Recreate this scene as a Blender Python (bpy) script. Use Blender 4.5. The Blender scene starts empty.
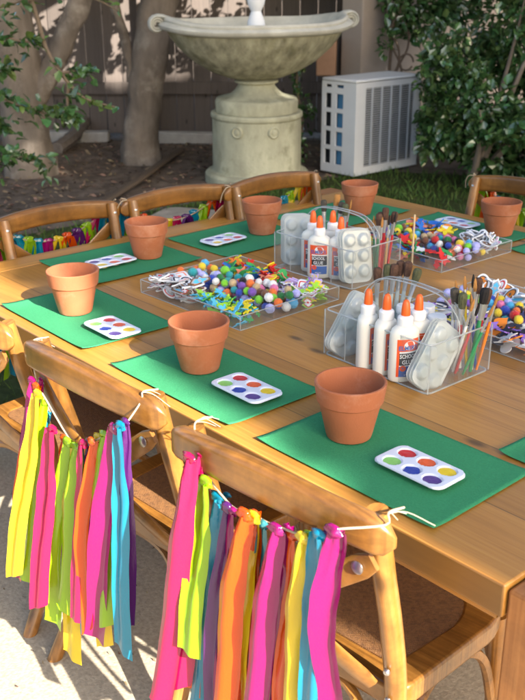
import bpy, bmesh, math, random
from mathutils import Vector, Matrix, noise
random.seed(7)
PI = math.pi
sc = bpy.context.scene
COL = sc.collection
HT = 0.56                                   # height of the child-size table top

# ------------------------------------------------------------------ camera
ca, pitch, roll = math.radians(-48.494), math.radians(21.757), math.radians(-0.187)
fx, fy = math.sin(ca), math.cos(ca)
cam_fwd = Vector((fx*math.cos(pitch), fy*math.cos(pitch), -math.sin(pitch)))
r0 = Vector((math.cos(ca), -math.sin(ca), 0))
u0 = Vector((fx*math.sin(pitch), fy*math.sin(pitch), math.cos(pitch)))
cr = math.cos(roll)*r0 + math.sin(roll)*u0
cu = math.cos(roll)*u0 - math.sin(roll)*r0
cam_loc = Vector((0.4861, -0.8003, HT+0.6493))
cd = bpy.data.cameras.new('camera'); cam = bpy.data.objects.new('camera', cd); COL.objects.link(cam)
M = Matrix((cr, cu, -cam_fwd)).transposed().to_4x4(); M.translation = cam_loc
cam.matrix_world = M
cd.sensor_fit = 'VERTICAL'; cd.sensor_height = 24; cd.lens = 24*934.2/700
cd.clip_start = 0.05; cd.clip_end = 300
cd.dof.use_dof = True; cd.dof.focus_distance = 1.55; cd.dof.aperture_fstop = 7.0
sc.camera = cam

# ------------------------------------------------------------------ light
EL = math.radians(31); AZ = Vector((1, -0.10, 0)).normalized()
SUN = Vector((AZ.x*math.cos(EL), AZ.y*math.cos(EL), math.sin(EL)))
sd = bpy.data.lights.new('sun', 'SUN'); sd.energy = 4.8; sd.angle = math.radians(0.55); sd.color = (1, .94, .85)
so = bpy.data.objects.new('sun', sd); COL.objects.link(so); so.rotation_euler = SUN.to_track_quat('Z', 'Y').to_euler()
w = bpy.data.worlds.new('World'); sc.world = w; w.use_nodes = True
wn = w.node_tree.nodes; wl = w.node_tree.links
for n in list(wn): wn.remove(n)
sk = wn.new('ShaderNodeTexSky'); sk.sky_type = 'NISHITA'; sk.sun_disc = False
sk.air_density = 1.0; sk.dust_density = 3.0; sk.ozone_density = .6
sk.sun_elevation = EL; sk.sun_rotation = math.atan2(AZ.x, AZ.y)
bg = wn.new('ShaderNodeBackground'); bg.inputs[1].default_value = 0.086
wo = wn.new('ShaderNodeOutputWorld'); wl.new(sk.outputs[0], bg.inputs[0]); wl.new(bg.outputs[0], wo.inputs[0])
sc.view_settings.view_transform = 'Standard'; sc.view_settings.look = 'None'
sc.view_settings.exposure = 2.25; sc.view_settings.gamma = 1; sc.view_settings.use_curve_mapping = False
sc.cycles.max_bounces = 12; sc.cycles.transparent_max_bounces = 40

# ------------------------------------------------------------------ materials
MATS = {}
def mat(name, color=(.5,.5,.5), rough=.6, spec=.5, metal=0, bump=None, var=None, trans=0, sheen=0, coat=0, island=0, mix=None, objrand=0):
    """procedural material: bump=(scale,strength), var=(scale,amount[,stretch xyz]), trans=translucent share, island=per-piece value spread"""
    if name in MATS: return MATS[name]
    m = bpy.data.materials.new(name); m.use_nodes = True
    N = m.node_tree.nodes; L = m.node_tree.links
    b = N['Principled BSDF']; out = N['Material Output']
    b.inputs['Base Color'].default_value = (*color, 1); b.inputs['Roughness'].default_value = rough
    b.inputs['Specular IOR Level'].default_value = spec; b.inputs['Metallic'].default_value = metal
    if sheen: b.inputs['Sheen Weight'].default_value = sheen
    if coat: b.inputs['Coat Weight'].default_value = coat; b.inputs['Coat Roughness'].default_value = .15
    csock = None
    if var or island or bump or mix or objrand:
        tc = N.new('ShaderNodeTexCoord'); oi = N.new('ShaderNodeObjectInfo')
    if var or island:
        hsv = N.new('ShaderNodeHueSaturation'); hsv.inputs['Color'].default_value = (*color, 1)
        val = None
        if var:
            mp = N.new('ShaderNodeMapping'); L.new(tc.outputs['Object'], mp.inputs[0])
            if len(var) > 2: mp.inputs['Scale'].default_value = var[2]
            nz = N.new('ShaderNodeTexNoise'); nz.inputs['Scale'].default_value = var[0]; nz.inputs['Detail'].default_value = 6
            nz.inputs['Roughness'].default_value = .62
            L.new(mp.outputs[0], nz.inputs['Vector'])
            mr = N.new('ShaderNodeMapRange'); mr.inputs[1].default_value = .3; mr.inputs[2].default_value = .7
            mr.inputs[3].default_value = 1-var[1]; mr.inputs[4].default_value = 1+var[1]
            L.new(nz.outputs[0], mr.inputs[0]); val = mr.outputs[0]
        if island:
            g = N.new('ShaderNodeNewGeometry'); mi = N.new('ShaderNodeMapRange')
            mi.inputs[3].default_value = 1-island; mi.inputs[4].default_value = 1+island
            L.new(g.outputs['Random Per Island'], mi.inputs[0])
            if val:
                mu = N.new('ShaderNodeMath'); mu.operation = 'MULTIPLY'; L.new(val, mu.inputs[0]); L.new(mi.outputs[0], mu.inputs[1]); val = mu.outputs[0]
            else: val = mi.outputs[0]
            mh = N.new('ShaderNodeMapRange'); mh.inputs[3].default_value = .5-.04*min(1, island*2); mh.inputs[4].default_value = .5+.03*min(1, island*2)
            w2 = N.new('ShaderNodeMath'); w2.operation = 'FRACT'; w3 = N.new('ShaderNodeMath'); w3.operation = 'MULTIPLY'; w3.inputs[1].default_value = 7.31
            L.new(g.outputs['Random Per Island'], w3.inputs[0]); L.new(w3.outputs[0], w2.inputs[0]); L.new(w2.outputs[0], mh.inputs[0]); L.new(mh.outputs[0], hsv.inputs['Hue'])
        L.new(val, hsv.inputs['Value']); L.new(hsv.outputs[0], b.inputs['Base Color']); csock = hsv.outputs[0]
    if mix:      # second tone in patches: (colour, scale, low, high)
        va = N.new('ShaderNodeVectorMath'); va.operation = 'ADD'; L.new(tc.outputs['Object'], va.inputs[0])
        vm = N.new('ShaderNodeVectorMath'); vm.operation = 'SCALE'; vm.inputs[0].default_value = (13,7,5); L.new(oi.outputs['Random'], vm.inputs['Scale']); L.new(vm.outputs[0], va.inputs[1])
        nm = N.new('ShaderNodeTexNoise'); nm.inputs['Scale'].default_value = mix[1]; nm.inputs['Detail'].default_value = 8; nm.inputs['Roughness'].default_value = .7; L.new(va.outputs[0], nm.inputs['Vector'])
        mm = N.new('ShaderNodeMapRange'); mm.inputs[1].default_value = mix[2]; mm.inputs[2].default_value = mix[3]; L.new(nm.outputs[0], mm.inputs[0])
        mc = N.new('ShaderNodeMixRGB'); L.new(mm.outputs[0], mc.inputs[0]); mc.inputs[2].default_value = (*mix[0], 1)
        if csock: L.new(csock, mc.inputs[1])
        else: mc.inputs[1].default_value = (*color, 1)
        csock = mc.outputs[0]; L.new(csock, b.inputs['Base Color'])
    if objrand:
        ho = N.new('ShaderNodeHueSaturation'); mo = N.new('ShaderNodeMapRange'); mo.inputs[3].default_value = 1-objrand; mo.inputs[4].default_value = 1+objrand
        L.new(oi.outputs['Random'], mo.inputs[0]); L.new(mo.outputs[0], ho.inputs['Value'])
        if csock: L.new(csock, ho.inputs['Color'])
        else: ho.inputs['Color'].default_value = (*color, 1)
        csock = ho.outputs[0]; L.new(csock, b.inputs['Base Color'])
    if bump:
        nb = N.new('ShaderNodeTexNoise'); nb.inputs['Scale'].default_value = bump[0]; nb.inputs['Detail'].default_value = 5
        L.new(tc.outputs['Object'], nb.inputs['Vector'])
        bp = N.new('ShaderNodeBump'); bp.inputs['Strength'].default_value = bump[1]; bp.inputs['Distance'].default_value = .004
        L.new(nb.outputs[0], bp.inputs['Height']); L.new(bp.outputs[0], b.inputs['Normal'])
    if trans:
        t = N.new('ShaderNodeBsdfTranslucent'); t.inputs[0].default_value = (*color, 1)
        if csock: L.new(csock, t.inputs[0])
        mx = N.new('ShaderNodeMixShader'); mx.inputs[0].default_value = trans
        L.new(b.outputs[0], mx.inputs[1]); L.new(t.outputs[0], mx.inputs[2]); L.new(mx.outputs[0], out.inputs[0])
    MATS[name] = m
    return m

def wood_mat(name, c1, c2, c3, axis='X', plank=.11, rough=.45, seam=True, grain=1.0, coat=0, worn=0):
    """planks with grain along an axis, knots and thin seams, in object coordinates"""
    if name in MATS: return MATS[name]
    m = bpy.data.materials.new(name); m.use_nodes = True
    N = m.node_tree.nodes; L = m.node_tree.links; b = N['Principled BSDF']
    def nd(t, **k):
        n = N.new(t)
        for a, v in k.items(): setattr(n, a, v)
        return n
    tc = nd('ShaderNodeTexCoord'); sep = nd('ShaderNodeSeparateXYZ'); L.new(tc.outputs['Object'], sep.inputs[0])
    al, ac = (0, 1) if axis == 'X' else ((1, 0) if axis == 'Y' else (2, 0))
    def math_(op, a, bb=None):
        n = nd('ShaderNodeMath', operation=op)
        for i, v in enumerate((a, bb)):
            if v is None: continue
            if isinstance(v, (int, float)): n.inputs[i].default_value = v
            else: L.new(v, n.inputs[i])
        return n.outputs[0]
    pk = math_('DIVIDE', sep.outputs[ac], plank); idx = math_('FLOOR', pk); fr = math_('FRACT', pk)
    wn_ = nd('ShaderNodeTexWhiteNoise', noise_dimensions='1D'); L.new(idx, wn_.inputs['W'])
    cmb = nd('ShaderNodeCombineXYZ')
    L.new(math_('MULTIPLY', sep.outputs[al], 1.6*grain), cmb.inputs[0])
    L.new(math_('MULTIPLY', sep.outputs[ac], 22*grain), cmb.inputs[1])
    L.new(math_('ADD', math_('MULTIPLY', wn_.outputs[0], 37.0), math_('MULTIPLY', sep.outputs[(2 if al != 2 else 1)], 22*grain)), cmb.inputs[2])
    n1 = nd('ShaderNodeTexNoise'); n1.inputs['Scale'].default_value = 1.6; n1.inputs['Detail'].default_value = 7; n1.inputs['Roughness'].default_value = .6; n1.inputs['Distortion'].default_value = .9
    L.new(cmb.outputs[0], n1.inputs['Vector'])
    cmb2 = nd('ShaderNodeCombineXYZ')
    L.new(math_('MULTIPLY', sep.outputs[al], 5), cmb2.inputs[0]); L.new(math_('MULTIPLY', sep.outputs[ac], 210), cmb2.inputs[1]); L.new(math_('MULTIPLY', wn_.outputs[0], 91.0), cmb2.inputs[2])
    n2 = nd('ShaderNodeTexNoise'); n2.inputs['Scale'].default_value = 1; n2.inputs['Detail'].default_value = 4; L.new(cmb2.outputs[0], n2.inputs['Vector'])
    ramp = nd('ShaderNodeValToRGB'); e = ramp.color_ramp.elements
    e[0].position = .28; e[0].color = (*c3, 1); e[1].position = .72; e[1].color = (*c1, 1)
    k = ramp.color_ramp.elements.new(.5); k.color = (*c2, 1)
    mixv = math_('ADD', math_('MULTIPLY', n1.outputs[0], .52), math_('MULTIPLY', n2.outputs[0], .48))
    L.new(mixv, ramp.inputs[0])
    # knots
    cmb3 = nd('ShaderNodeCombineXYZ'); L.new(math_('MULTIPLY', sep.outputs[al], 2.2), cmb3.inputs[0]); L.new(math_('MULTIPLY', sep.outputs[ac], 5.2), cmb3.inputs[1])
    L.new(sep.outputs[(2 if al != 2 else 1)], cmb3.inputs[2])
    vo = nd('ShaderNodeTexVoronoi', voronoi_dimensions='2D'); vo.inputs['Scale'].default_value = 1.35; L.new(cmb3.outputs[0], vo.inputs['Vector'])
    kr = nd('ShaderNodeMapRange'); kr.inputs[1].default_value = .025; kr.inputs[2].default_value = .075; kr.inputs[3].default_value = .35; kr.inputs[4].default_value = 1
    L.new(vo.outputs['Distance'], kr.inputs[0])
    pv = nd('ShaderNodeMapRange'); pv.inputs[3].default_value = .80; pv.inputs[4].default_value = 1.12; L.new(wn_.outputs[0], pv.inputs[0])
    valm = math_('MULTIPLY', kr.outputs[0], pv.outputs[0])
    if seam:
        d = math_('ABSOLUTE', math_('SUBTRACT', fr, .5))
        sm = nd('ShaderNodeMapRange'); sm.inputs[1].default_value = .488; sm.inputs[2].default_value = .497; sm.inputs[3].default_value = 1; sm.inputs[4].default_value = .42
        L.new(d, sm.inputs[0]); valm = math_('MULTIPLY', valm, sm.outputs[0])
    if worn:
        oi = nd('ShaderNodeObjectInfo'); va = nd('ShaderNodeVectorMath', operation='ADD'); L.new(tc.outputs['Object'], va.inputs[0])
        vm = nd('ShaderNodeVectorMath', operation='SCALE'); vm.inputs[0].default_value = (13,7,5); L.new(oi.outputs['Random'], vm.inputs['Scale']); L.new(vm.outputs[0], va.inputs[1])
        nw = nd('ShaderNodeTexNoise'); nw.inputs['Scale'].default_value = 11; nw.inputs['Detail'].default_value = 8; nw.inputs['Roughness'].default_value = .68; L.new(va.outputs[0], nw.inputs['Vector'])
        rw = nd('ShaderNodeMapRange'); rw.inputs[1].default_value = .36; rw.inputs[2].default_value = .60; rw.inputs[3].default_value = 1-worn; rw.inputs[4].default_value = 1.08; L.new(nw.outputs[0], rw.inputs[0])
        valm = math_('MULTIPLY', valm, rw.outputs[0])
    hsv = nd('ShaderNodeHueSaturation'); L.new(ramp.outputs[0], hsv.inputs['Color']); L.new(valm, hsv.inputs['Value'])
    L.new(hsv.outputs[0], b.inputs['Base Color']); b.inputs['Roughness'].default_value = rough
    if coat: b.inputs['Coat Weight'].default_value = coat; b.inputs['Coat Roughness'].default_value = .14 if coat > .5 else .22
    bp = nd('ShaderNodeBump'); bp.inputs['Strength'].default_value = .25; bp.inputs['Distance'].default_value = .002
    L.new(math_('MULTIPLY', mixv, valm), bp.inputs['Height']); L.new(bp.outputs[0], b.inputs['Normal'])
    MATS[name] = m
    return m

def clear_mat(name, tint=(.97,.98,.98), haze=.0, gloss=.04):
    """thin clear acrylic: lets light straight through, reflects by Fresnel, a little milky"""
    if name in MATS: return MATS[name]
    m = bpy.data.materials.new(name); m.use_nodes = True
    N = m.node_tree.nodes; L = m.node_tree.links
    N.remove(N['Principled BSDF']); out = N['Material Output']
    t = N.new('ShaderNodeBsdfTransparent'); t.inputs[0].default_value = (*tint, 1)
    g = N.new('ShaderNodeBsdfGlossy'); g.inputs['Roughness'].default_value = .05
    f = N.new('ShaderNodeLayerWeight'); f.inputs[0].default_value = .35
    ad = N.new('ShaderNodeMath'); ad.operation = 'MULTIPLY_ADD'; ad.inputs[1].default_value = .55; ad.inputs[2].default_value = .012+gloss*.2
    pw = N.new('ShaderNodeMath'); pw.operation = 'POWER'; pw.inputs[1].default_value = 3; L.new(f.outputs['Facing'], pw.inputs[0]); L.new(pw.outputs[0], ad.inputs[0])
    mx = N.new('ShaderNodeMixShader'); L.new(ad.outputs[0], mx.inputs[0]); L.new(t.outputs[0], mx.inputs[1]); L.new(g.outputs[0], mx.inputs[2])
    d = N.new('ShaderNodeBsdfDiffuse'); d.inputs[0].default_value = (.8,.82,.82,1)
    tl = N.new('ShaderNodeBsdfTranslucent'); tl.inputs[0].default_value = (.8,.82,.82,1)
    dm = N.new('ShaderNodeMixShader'); dm.inputs[0].default_value = .5; L.new(d.outputs[0], dm.inputs[1]); L.new(tl.outputs[0], dm.inputs[2])
    m2 = N.new('ShaderNodeMixShader'); m2.inputs[0].default_value = haze; L.new(mx.outputs[0], m2.inputs[1]); L.new(dm.outputs[0], m2.inputs[2])
    L.new(m2.outputs[0], out.inputs[0])
    MATS[name] = m
    return m

# ------------------------------------------------------------------ mesh helpers
class MB:
    def __init__(s): s.v = []; s.f = []; s.mi = []; s.cur = 0
    def add(s, vs, fs):
        o = len(s.v); s.v += [tuple(p) for p in vs]; s.f += [tuple(i+o for i in f) for f in fs]; s.mi += [s.cur]*len(fs)
        return s
    def box(s, x0, x1, y0, y1, z0, z1, mtx=None):
        vs = [Vector(p) for p in ((x0,y0,z0),(x1,y0,z0),(x1,y1,z0),(x0,y1,z0),(x0,y0,z1),(x1,y0,z1),(x1,y1,z1),(x0,y1,z1))]
        if mtx: vs = [mtx @ p for p in vs]
        return s.add(vs, [(0,3,2,1),(4,5,6,7),(0,1,5,4),(1,2,6,5),(2,3,7,6),(3,0,4,7)])
    def tube(s, path, rad, seg=10, flat=1.0, up=Vector((0,0,1)), caps=True):
        path = [Vector(p) for p in path]; n = len(path)
        rads = rad if isinstance(rad, (list, tuple)) else [rad]*n
        vs = []; fs = []; prev = None
        for i, p in enumerate(path):
            t = (path[min(i+1, n-1)]-path[max(i-1, 0)])
            t = t.normalized() if t.length > 1e-9 else Vector((0,0,1))
            if prev is None:
                a = up.cross(t)
                if a.length < 1e-3: a = Vector((1,0,0)).cross(t)
            else: a = prev - t*prev.dot(t)
            a.normalize(); prev = a; b = t.cross(a)
            for k in range(seg):
                q = 2*PI*k/seg; vs.append(p + (a*math.cos(q) + b*math.sin(q)*flat)*rads[i])
        for i in range(n-1):
            for k in range(seg):
                k2 = (k+1) % seg; fs.append((i*seg+k, i*seg+k2, (i+1)*seg+k2, (i+1)*seg+k))
        if caps: fs += [tuple(reversed(range(seg))), tuple((n-1)*seg+k for k in range(seg))]
        return s.add(vs, fs)
    def lathe(s, prof, seg=24, c=(0,0,0), sx=1, sy=1, mtx=None, close=False):
        vs = []; fs = []; n = len(prof)
        for r, z in prof:
            for k in range(seg):
                q = 2*PI*k/seg; p = Vector((c[0]+r*sx*math.cos(q), c[1]+r*sy*math.sin(q), c[2]+z))
                vs.append(mtx @ p if mtx else p)
        for i in range(n-1):
            for k in range(seg):
                k2 = (k+1) % seg; fs.append((i*seg+k, i*seg+k2, (i+1)*seg+k2, (i+1)*seg+k))
        if not close:
            if prof[0][0] > 1e-6: fs.append(tuple(reversed(range(seg))))
            if prof[-1][0] > 1e-6: fs.append(tuple((n-1)*seg+k for k in range(seg)))
        return s.add(vs, fs)
    def prism(s, outline, z0, z1, mtx=None):
        n = len(outline)
        vs = [Vector((x, y, z0)) for x, y in outline] + [Vector((x, y, z1)) for x, y in outline]
        if mtx: vs = [mtx @ p for p in vs]
        return s.add(vs, [tuple(reversed(range(n))), tuple(range(n, 2*n))] + [(i, (i+1) % n, n+(i+1) % n, n+i) for i in range(n)])
    def grid(s, fn, nu, nv):
        vs = [fn(i/nu, j/nv) for j in range(nv+1) for i in range(nu+1)]
        return s.add(vs, [(j*(nu+1)+i, j*(nu+1)+i+1, (j+1)*(nu+1)+i+1, (j+1)*(nu+1)+i) for j in range(nv) for i in range(nu)])
    def build(s, name, mats, parent=None, smooth=40, bevel=0, solid=0, seg=2):
        me = bpy.data.meshes.new(name); me.from_pydata(s.v, [], s.f); me.update()
        mats = mats if isinstance(mats, (list, tuple)) else [mats]
        for m in mats: me.materials.append(m)
        if len(mats) > 1: me.polygons.foreach_set('material_index', s.mi)
        if smooth:
            me.polygons.foreach_set('use_smooth', [True]*len(me.polygons))
            me.set_sharp_from_angle(angle=math.radians(smooth))
        o = bpy.data.objects.new(name, me); COL.objects.link(o)
        if parent: o.parent = parent
        if solid:
            md = o.modifiers.new('thickness', 'SOLIDIFY'); md.thickness = solid; md.offset = 0
        if bevel:
            md = o.modifiers.new('bevel', 'BEVEL'); md.width = bevel; md.segments = seg; md.limit_method = 'ANGLE'; md.angle_limit = math.radians(35)
        return o

LABELS = {}
def tag(o, label, cat, group=None, kind=None):
    if label: o['label'] = label; LABELS.setdefault(label, []).append(o)
    if cat: o['category'] = cat
    if group: o['group'] = group
    if kind: o['kind'] = kind
    return o
def thing(name, label, cat, loc=(0,0,0), rot=(0,0,0), group=None):
    o = bpy.data.objects.new(name, None); COL.objects.link(o); o.empty_display_size = .05
    o.location = loc; o.rotation_euler = rot
    return tag(o, label, cat, group)
def struct(o): o['kind'] = 'structure'; return o
KIDS = {}
def dup(root, loc, rot, label, group=None):
    """copy of a thing with its parts and sub-parts"""
    def rec(o, par):
        c = o.copy(); COL.objects.link(c)
        if par: c.parent = par
        for k in list(o.children): rec(k, c)
        return c
    r = rec(root, None); r.location = loc; r.rotation_euler = rot
    r['label'] = label
    if group: r['group'] = group
    return r
def smoothpath(pts, n=6):
    """Catmull-Rom through points"""
    P = [Vector(p) for p in pts]; P = [2*P[0]-P[1]] + P + [2*P[-1]-P[-2]]; out = []
    for i in range(1, len(P)-2):
        for k in range(n):
            t = k/n; a, b, c, d = P[i-1], P[i], P[i+1], P[i+2]
            out.append(.5*((2*b) + (c-a)*t + (2*a-5*b+4*c-d)*t*t + (3*b-a-3*c+d)*t**3))
    out.append(P[-2]); return out
def rrect(w, h, r, n=6):
    pts = []
    for cx, cy, a0 in ((w/2-r, h/2-r, 0), (-w/2+r, h/2-r, 90), (-w/2+r, -h/2+r, 180), (w/2-r, -h/2+r, 270)):
        for k in range(n+1):
            q = math.radians(a0+90*k/n); pts.append((cx+r*math.cos(q), cy+r*math.sin(q)))
    return pts

# ================================================================== SETTING
m_soil = mat('soil', (.125,.096,.074), .95, .1, bump=(40,.9), var=(9,.45))
m_sand = mat('sandy_paving', (.35,.295,.215), .9, .2, bump=(160,.4), var=(110,.24))
m_lawn = mat('lawn_soil', (.04,.05,.015), .95, .1, bump=(60,.8), var=(20,.4))
m_grass = mat('grass_blade', (.07,.13,.025), .6, .3, trans=.3, island=.45)
g = MB(); g.add([(-40,-40,0),(40,-40,0),(40,40,0),(-40,40,0)], [(0,1,2,3)]); struct(g.build('ground', m_soil, smooth=0))
g = MB(); g.add([(-3.78,-3,.004),(-1.95,-3,.004),(-1.95,1.95,.004),(6,1.95,.004),(6,4.6,.004),(-2.6,4.6,.004),(-3.7,3.9,.004),(-3.75,2.35,.004)], [(0,1,2,7),(7,2,5,6),(2,3,4,5)])
struct(g.build('lawn', m_lawn, smooth=0))
g = MB(); g.add([(-1.93,-8,.008),(9,-8,.008),(9,1.9,.008),(-1.93,1.9,.008)], [(0,1,2,3)]); struct(g.build('patio_paving', m_sand, smooth=0))
g = MB()
for x, y, a, w_, h_ in ((-3.35,2.15,.5,.55,.42),(-2.75,2.35,.2,.5,.4)):
    g.prism([(x+px*math.cos(a)-py*math.sin(a), y+px*math.sin(a)+py*math.cos(a)) for px, py in rrect(w_, h_, .08)], .0, .03)
struct(g.build('stepping_stone_path', mat('stone_step', (.28,.24,.19), .9, .2, bump=(60,.5), var=(12,.25)), bevel=.006))

def in_lawn(x, y):
    if x < -3.76 or x > 1.5 or y > 4.5: return False
    if x > -1.97 and y < 1.97: return False
    if x < -2.6 and y > 3.9+(x+3.7)*.64: return False
    for cx, cy in ((-3.35,2.15),(-2.75,2.35)):
        if abs(x-cx) < .27 and abs(y-cy) < .24: return False
    return True
g = MB(); k = 0
while k < 16000:
    x = random.uniform(-3.8, -1.4); y = random.uniform(-.8, 4.6)
    if not in_lawn(x, y) or random.random() > .3+.7*noise.noise((x*2.2, y*2.2, 0))+.35: k += .2; continue
    k += 1; a = random.uniform(0, 2*PI); h = random.uniform(.02, .06); wd = .0035
    dx, dy = math.cos(a)*wd, math.sin(a)*wd; lx, ly = random.gauss(0, .018), random.gauss(0, .018)
    g.add([(x-dx, y-dy, 0), (x+dx, y+dy, 0), (x+lx*.5+dx*.7, y+ly*.5+dy*.7, h*.6), (x+lx, y+ly, h)], [(0,1,2,3)])
tag(g.build('grass', m_grass, smooth=0), 'short patchy green grass around the chairs beyond the table', 'grass', kind='stuff')
g = MB()
for k in range(6500):
    x = random.uniform(-7.2, -3.7); y = random.uniform(.2, 4.9)
    if random.random() < .12: x = random.uniform(-1.9, 0); y = random.uniform(-.5, 1.4)
    if (x+4.01)**2+(y-3.135)**2 < .09: continue
    a = random.uniform(0, 2*PI); r = random.uniform(.008, .026) if x < -3.7 else random.uniform(.002, .005); t = random.uniform(-.5, .5)
    c, s_ = math.cos(a), math.sin(a)
    g.add([(x-r*c, y-r*s_, .008), (x+r*.4*s_, y-r*.4*c, .014+r*t), (x+r*c, y+r*s_, .012+r*abs(t)), (x-r*.4*s_, y+r*.4*c, .01)], [(0,1,2,3)])
tag(g.build('leaf_litter', mat('litter', (.15,.105,.07), .9, .1, island=.75), smooth=0), 'brown fallen leaves and wood chips scattered over the planting bed', 'mulch', kind='stuff')

# ---- sun gaps: points on the fence that the sun reaches through holes cut for it in the crowns
DAPPLE = [((-6.382,3.057,.92),.10),((-6.331,3.116,.72),.055),((-6.34,3.10,.80),.05),((-6.215,3.245,.90),.10),((-6.207,3.255,.78),.075),((-6.20,3.26,.69),.04),
          ((-6.024,3.462,.88),.10),((-6.044,3.44,.74),.07),((-6.04,3.44,.66),.035),((-5.964,3.53,1.02),.11),((-5.70,3.83,.78),.05),((-5.71,3.81,.70),.03),
          ((-5.441,4.121,1.02),.10),((-5.6,3.95,1.05),.10),((-6.05,3.43,1.2),.16),((-6.4,3.03,1.12),.14),((-5.55,4.0,1.3),.16),((-6.3,3.15,1.02),.07)]

# ---- fence
fd = Vector((-.662, -.749, 0)).normalized(); fn = Vector((.749, -.662, 0)).normalized()
F0 = Vector((-4.62, 5.05, 0))
fr = thing('wooden_fence', 'tall grey-brown board fence behind the tree trunks, dappled with sun near its top', 'fence', F0, (0, 0, math.atan2(fd.y, fd.x)))
m_fence = wood_mat('fence_boards', (.145,.115,.097), (.118,.094,.08), (.085,.068,.058), axis='Z', plank=.14, rough=.85, grain=.8)
g = MB(); x = 0
while x < 5.6:
    g.box(x, x+.136, random.uniform(-.003, .003), .02, .04, 2.1); x += .14
g.build('board_panel', m_fence, fr, bevel=.002, seg=1)
for x in (.0, 1.9, 3.8, 5.6): g = MB(); g.box(x-.05, x+.05, .024, .12, 0, 2.15); g.build('post', m_fence, fr, bevel=.004)
for z in (.35, 1.6): g = MB(); g.box(0, 5.6, .022, .06, z, z+.09); g.build('rail', m_fence, fr)

# ---- house wall with drain pipe
m_wall = mat('stucco', (.36,.30,.25), .9, .2, bump=(90,.5), var=(2.2,.12))
hw = thing('house_wall', 'beige stucco house wall behind the air conditioner and big shrub', 'wall', (-4.12,4.2,0))
g = MB(); g.box(-.2, 0, 0, 6.5, 0, 3.0); g.build('wall_panel', m_wall, hw, bevel=.01)
g = MB(); g.box(0, .02, .0, 6.5, 0, .14); g.build('plinth', mat('plinth_render', (.33,.29,.25), .9, .2, bump=(60,.5)), hw)
g = MB(); g.tube([(-4.07,4.98,.1),(-4.07,4.98,3)], .022, 10)
for z in (.5, 1.5): g.box(-4.12, -4.055, 4.955, 5.005, z, z+.02)
tag(g.build('drain_pipe', mat('dark_pipe', (.05,.05,.05), .5)), 'thin dark vertical pipe running up the beige house wall', 'pipe')

# ---- dark timber posts and the brown box between fountain and wall
m_dpost = wood_mat('dark_timber', (.085,.055,.04), (.06,.04,.03), (.035,.022,.016), axis='Z', plank=.2, rough=.8, seam=False)
for (x, y, w_, lab) in ((-4.36,4.33,.11,'dark brown timber post right behind the small brown wall box'), (-4.20,4.44,.07,'slim dark timber post at the end of the beige wall, hung with curling vine')):
    g = MB(); g.box(x-w_/2, x+w_/2, y-w_/2, y+w_/2, 0, 2.3); tag(g.build('timber_post', m_dpost, bevel=.006), lab, 'post', 'dark posts beside the house wall')
ub = thing('utility_box', 'small light brown box fixed up beside the fountain bowl, above the white air conditioner', 'box', (-4.36,4.10,.56), (0,0,math.radians(41)))
g = MB(); g.box(-.07, .07, -.05, .05, 0, .24); g.build('case', mat('brown_box', (.36,.21,.13), .7, .3, var=(6,.15)), ub, bevel=.008)
g = MB(); g.box(-.075, .075, -.055, .055, .24, .255); g.build('lid', mat('brown_box_lid', (.22,.13,.08), .7), ub, bevel=.004)
g = MB(); g.box(-.02, .02, -.015, .015, -.56, 0); g.build('stake', m_dpost, ub)

# ---- edging stones and fallen timber in the bed
m_edge = mat('edging_stone', (.33,.31,.28), .9, .2, bump=(50,.5), var=(9,.2))
for (x0, y0, x1, y1, lab) in ((-5.62,3.50,-5.08,4.05,'pale concrete edging strip on the soil right of the second trunk'), (-6.28,2.86,-5.92,3.26,'short pale edging piece between the two trunks below the fence')):
    g = MB(); d = Vector((x1-x0, y1-y0, 0)); n = Vector((-d.y, d.x, 0)).normalized()*.05
    g.add([(x0-n.x,y0-n.y,0),(x1-n.x,y1-n.y,0),(x1+n.x,y1+n.y,0),(x0+n.x,y0+n.y,0),(x0-n.x,y0-n.y,.09),(x1-n.x,y1-n.y,.08),(x1+n.x,y1+n.y,.085),(x0+n.x,y0+n.y,.09)],
          [(0,3,2,1),(4,5,6,7),(0,1,5,4),(1,2,6,5),(2,3,7,6),(3,0,4,7)])
    tag(g.build('edging_stone', m_edge, bevel=.01), lab, 'edging', 'edging strips in the planting bed')
g = MB(); g.tube(smoothpath([(-5.70,2.66,.04),(-5.95,2.95,.07),(-6.2,3.2,.13),(-6.38,3.38,.16)]), [.05,.055]*9+[.06], 8)
tag(g.build('fallen_log', mat('dead_wood', (.14,.12,.105), .9, .1, bump=(40,.8), var=(20,.3))), 'grey weathered log lying on the soil beside the left trunk', 'log')
g = MB(); g.tube(smoothpath([(-3.99,1.95,.03),(-4.4,2.5,.035),(-4.78,2.95,.03),(-5.1,3.35,.03)]), .03, 8, flat=.6)
tag(g.build('bed_edging_board', mat('old_board', (.10,.075,.055), .9, .1, bump=(40,.6))), 'dark timber edging curving over the soil toward the second trunk', 'edging')

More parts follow.
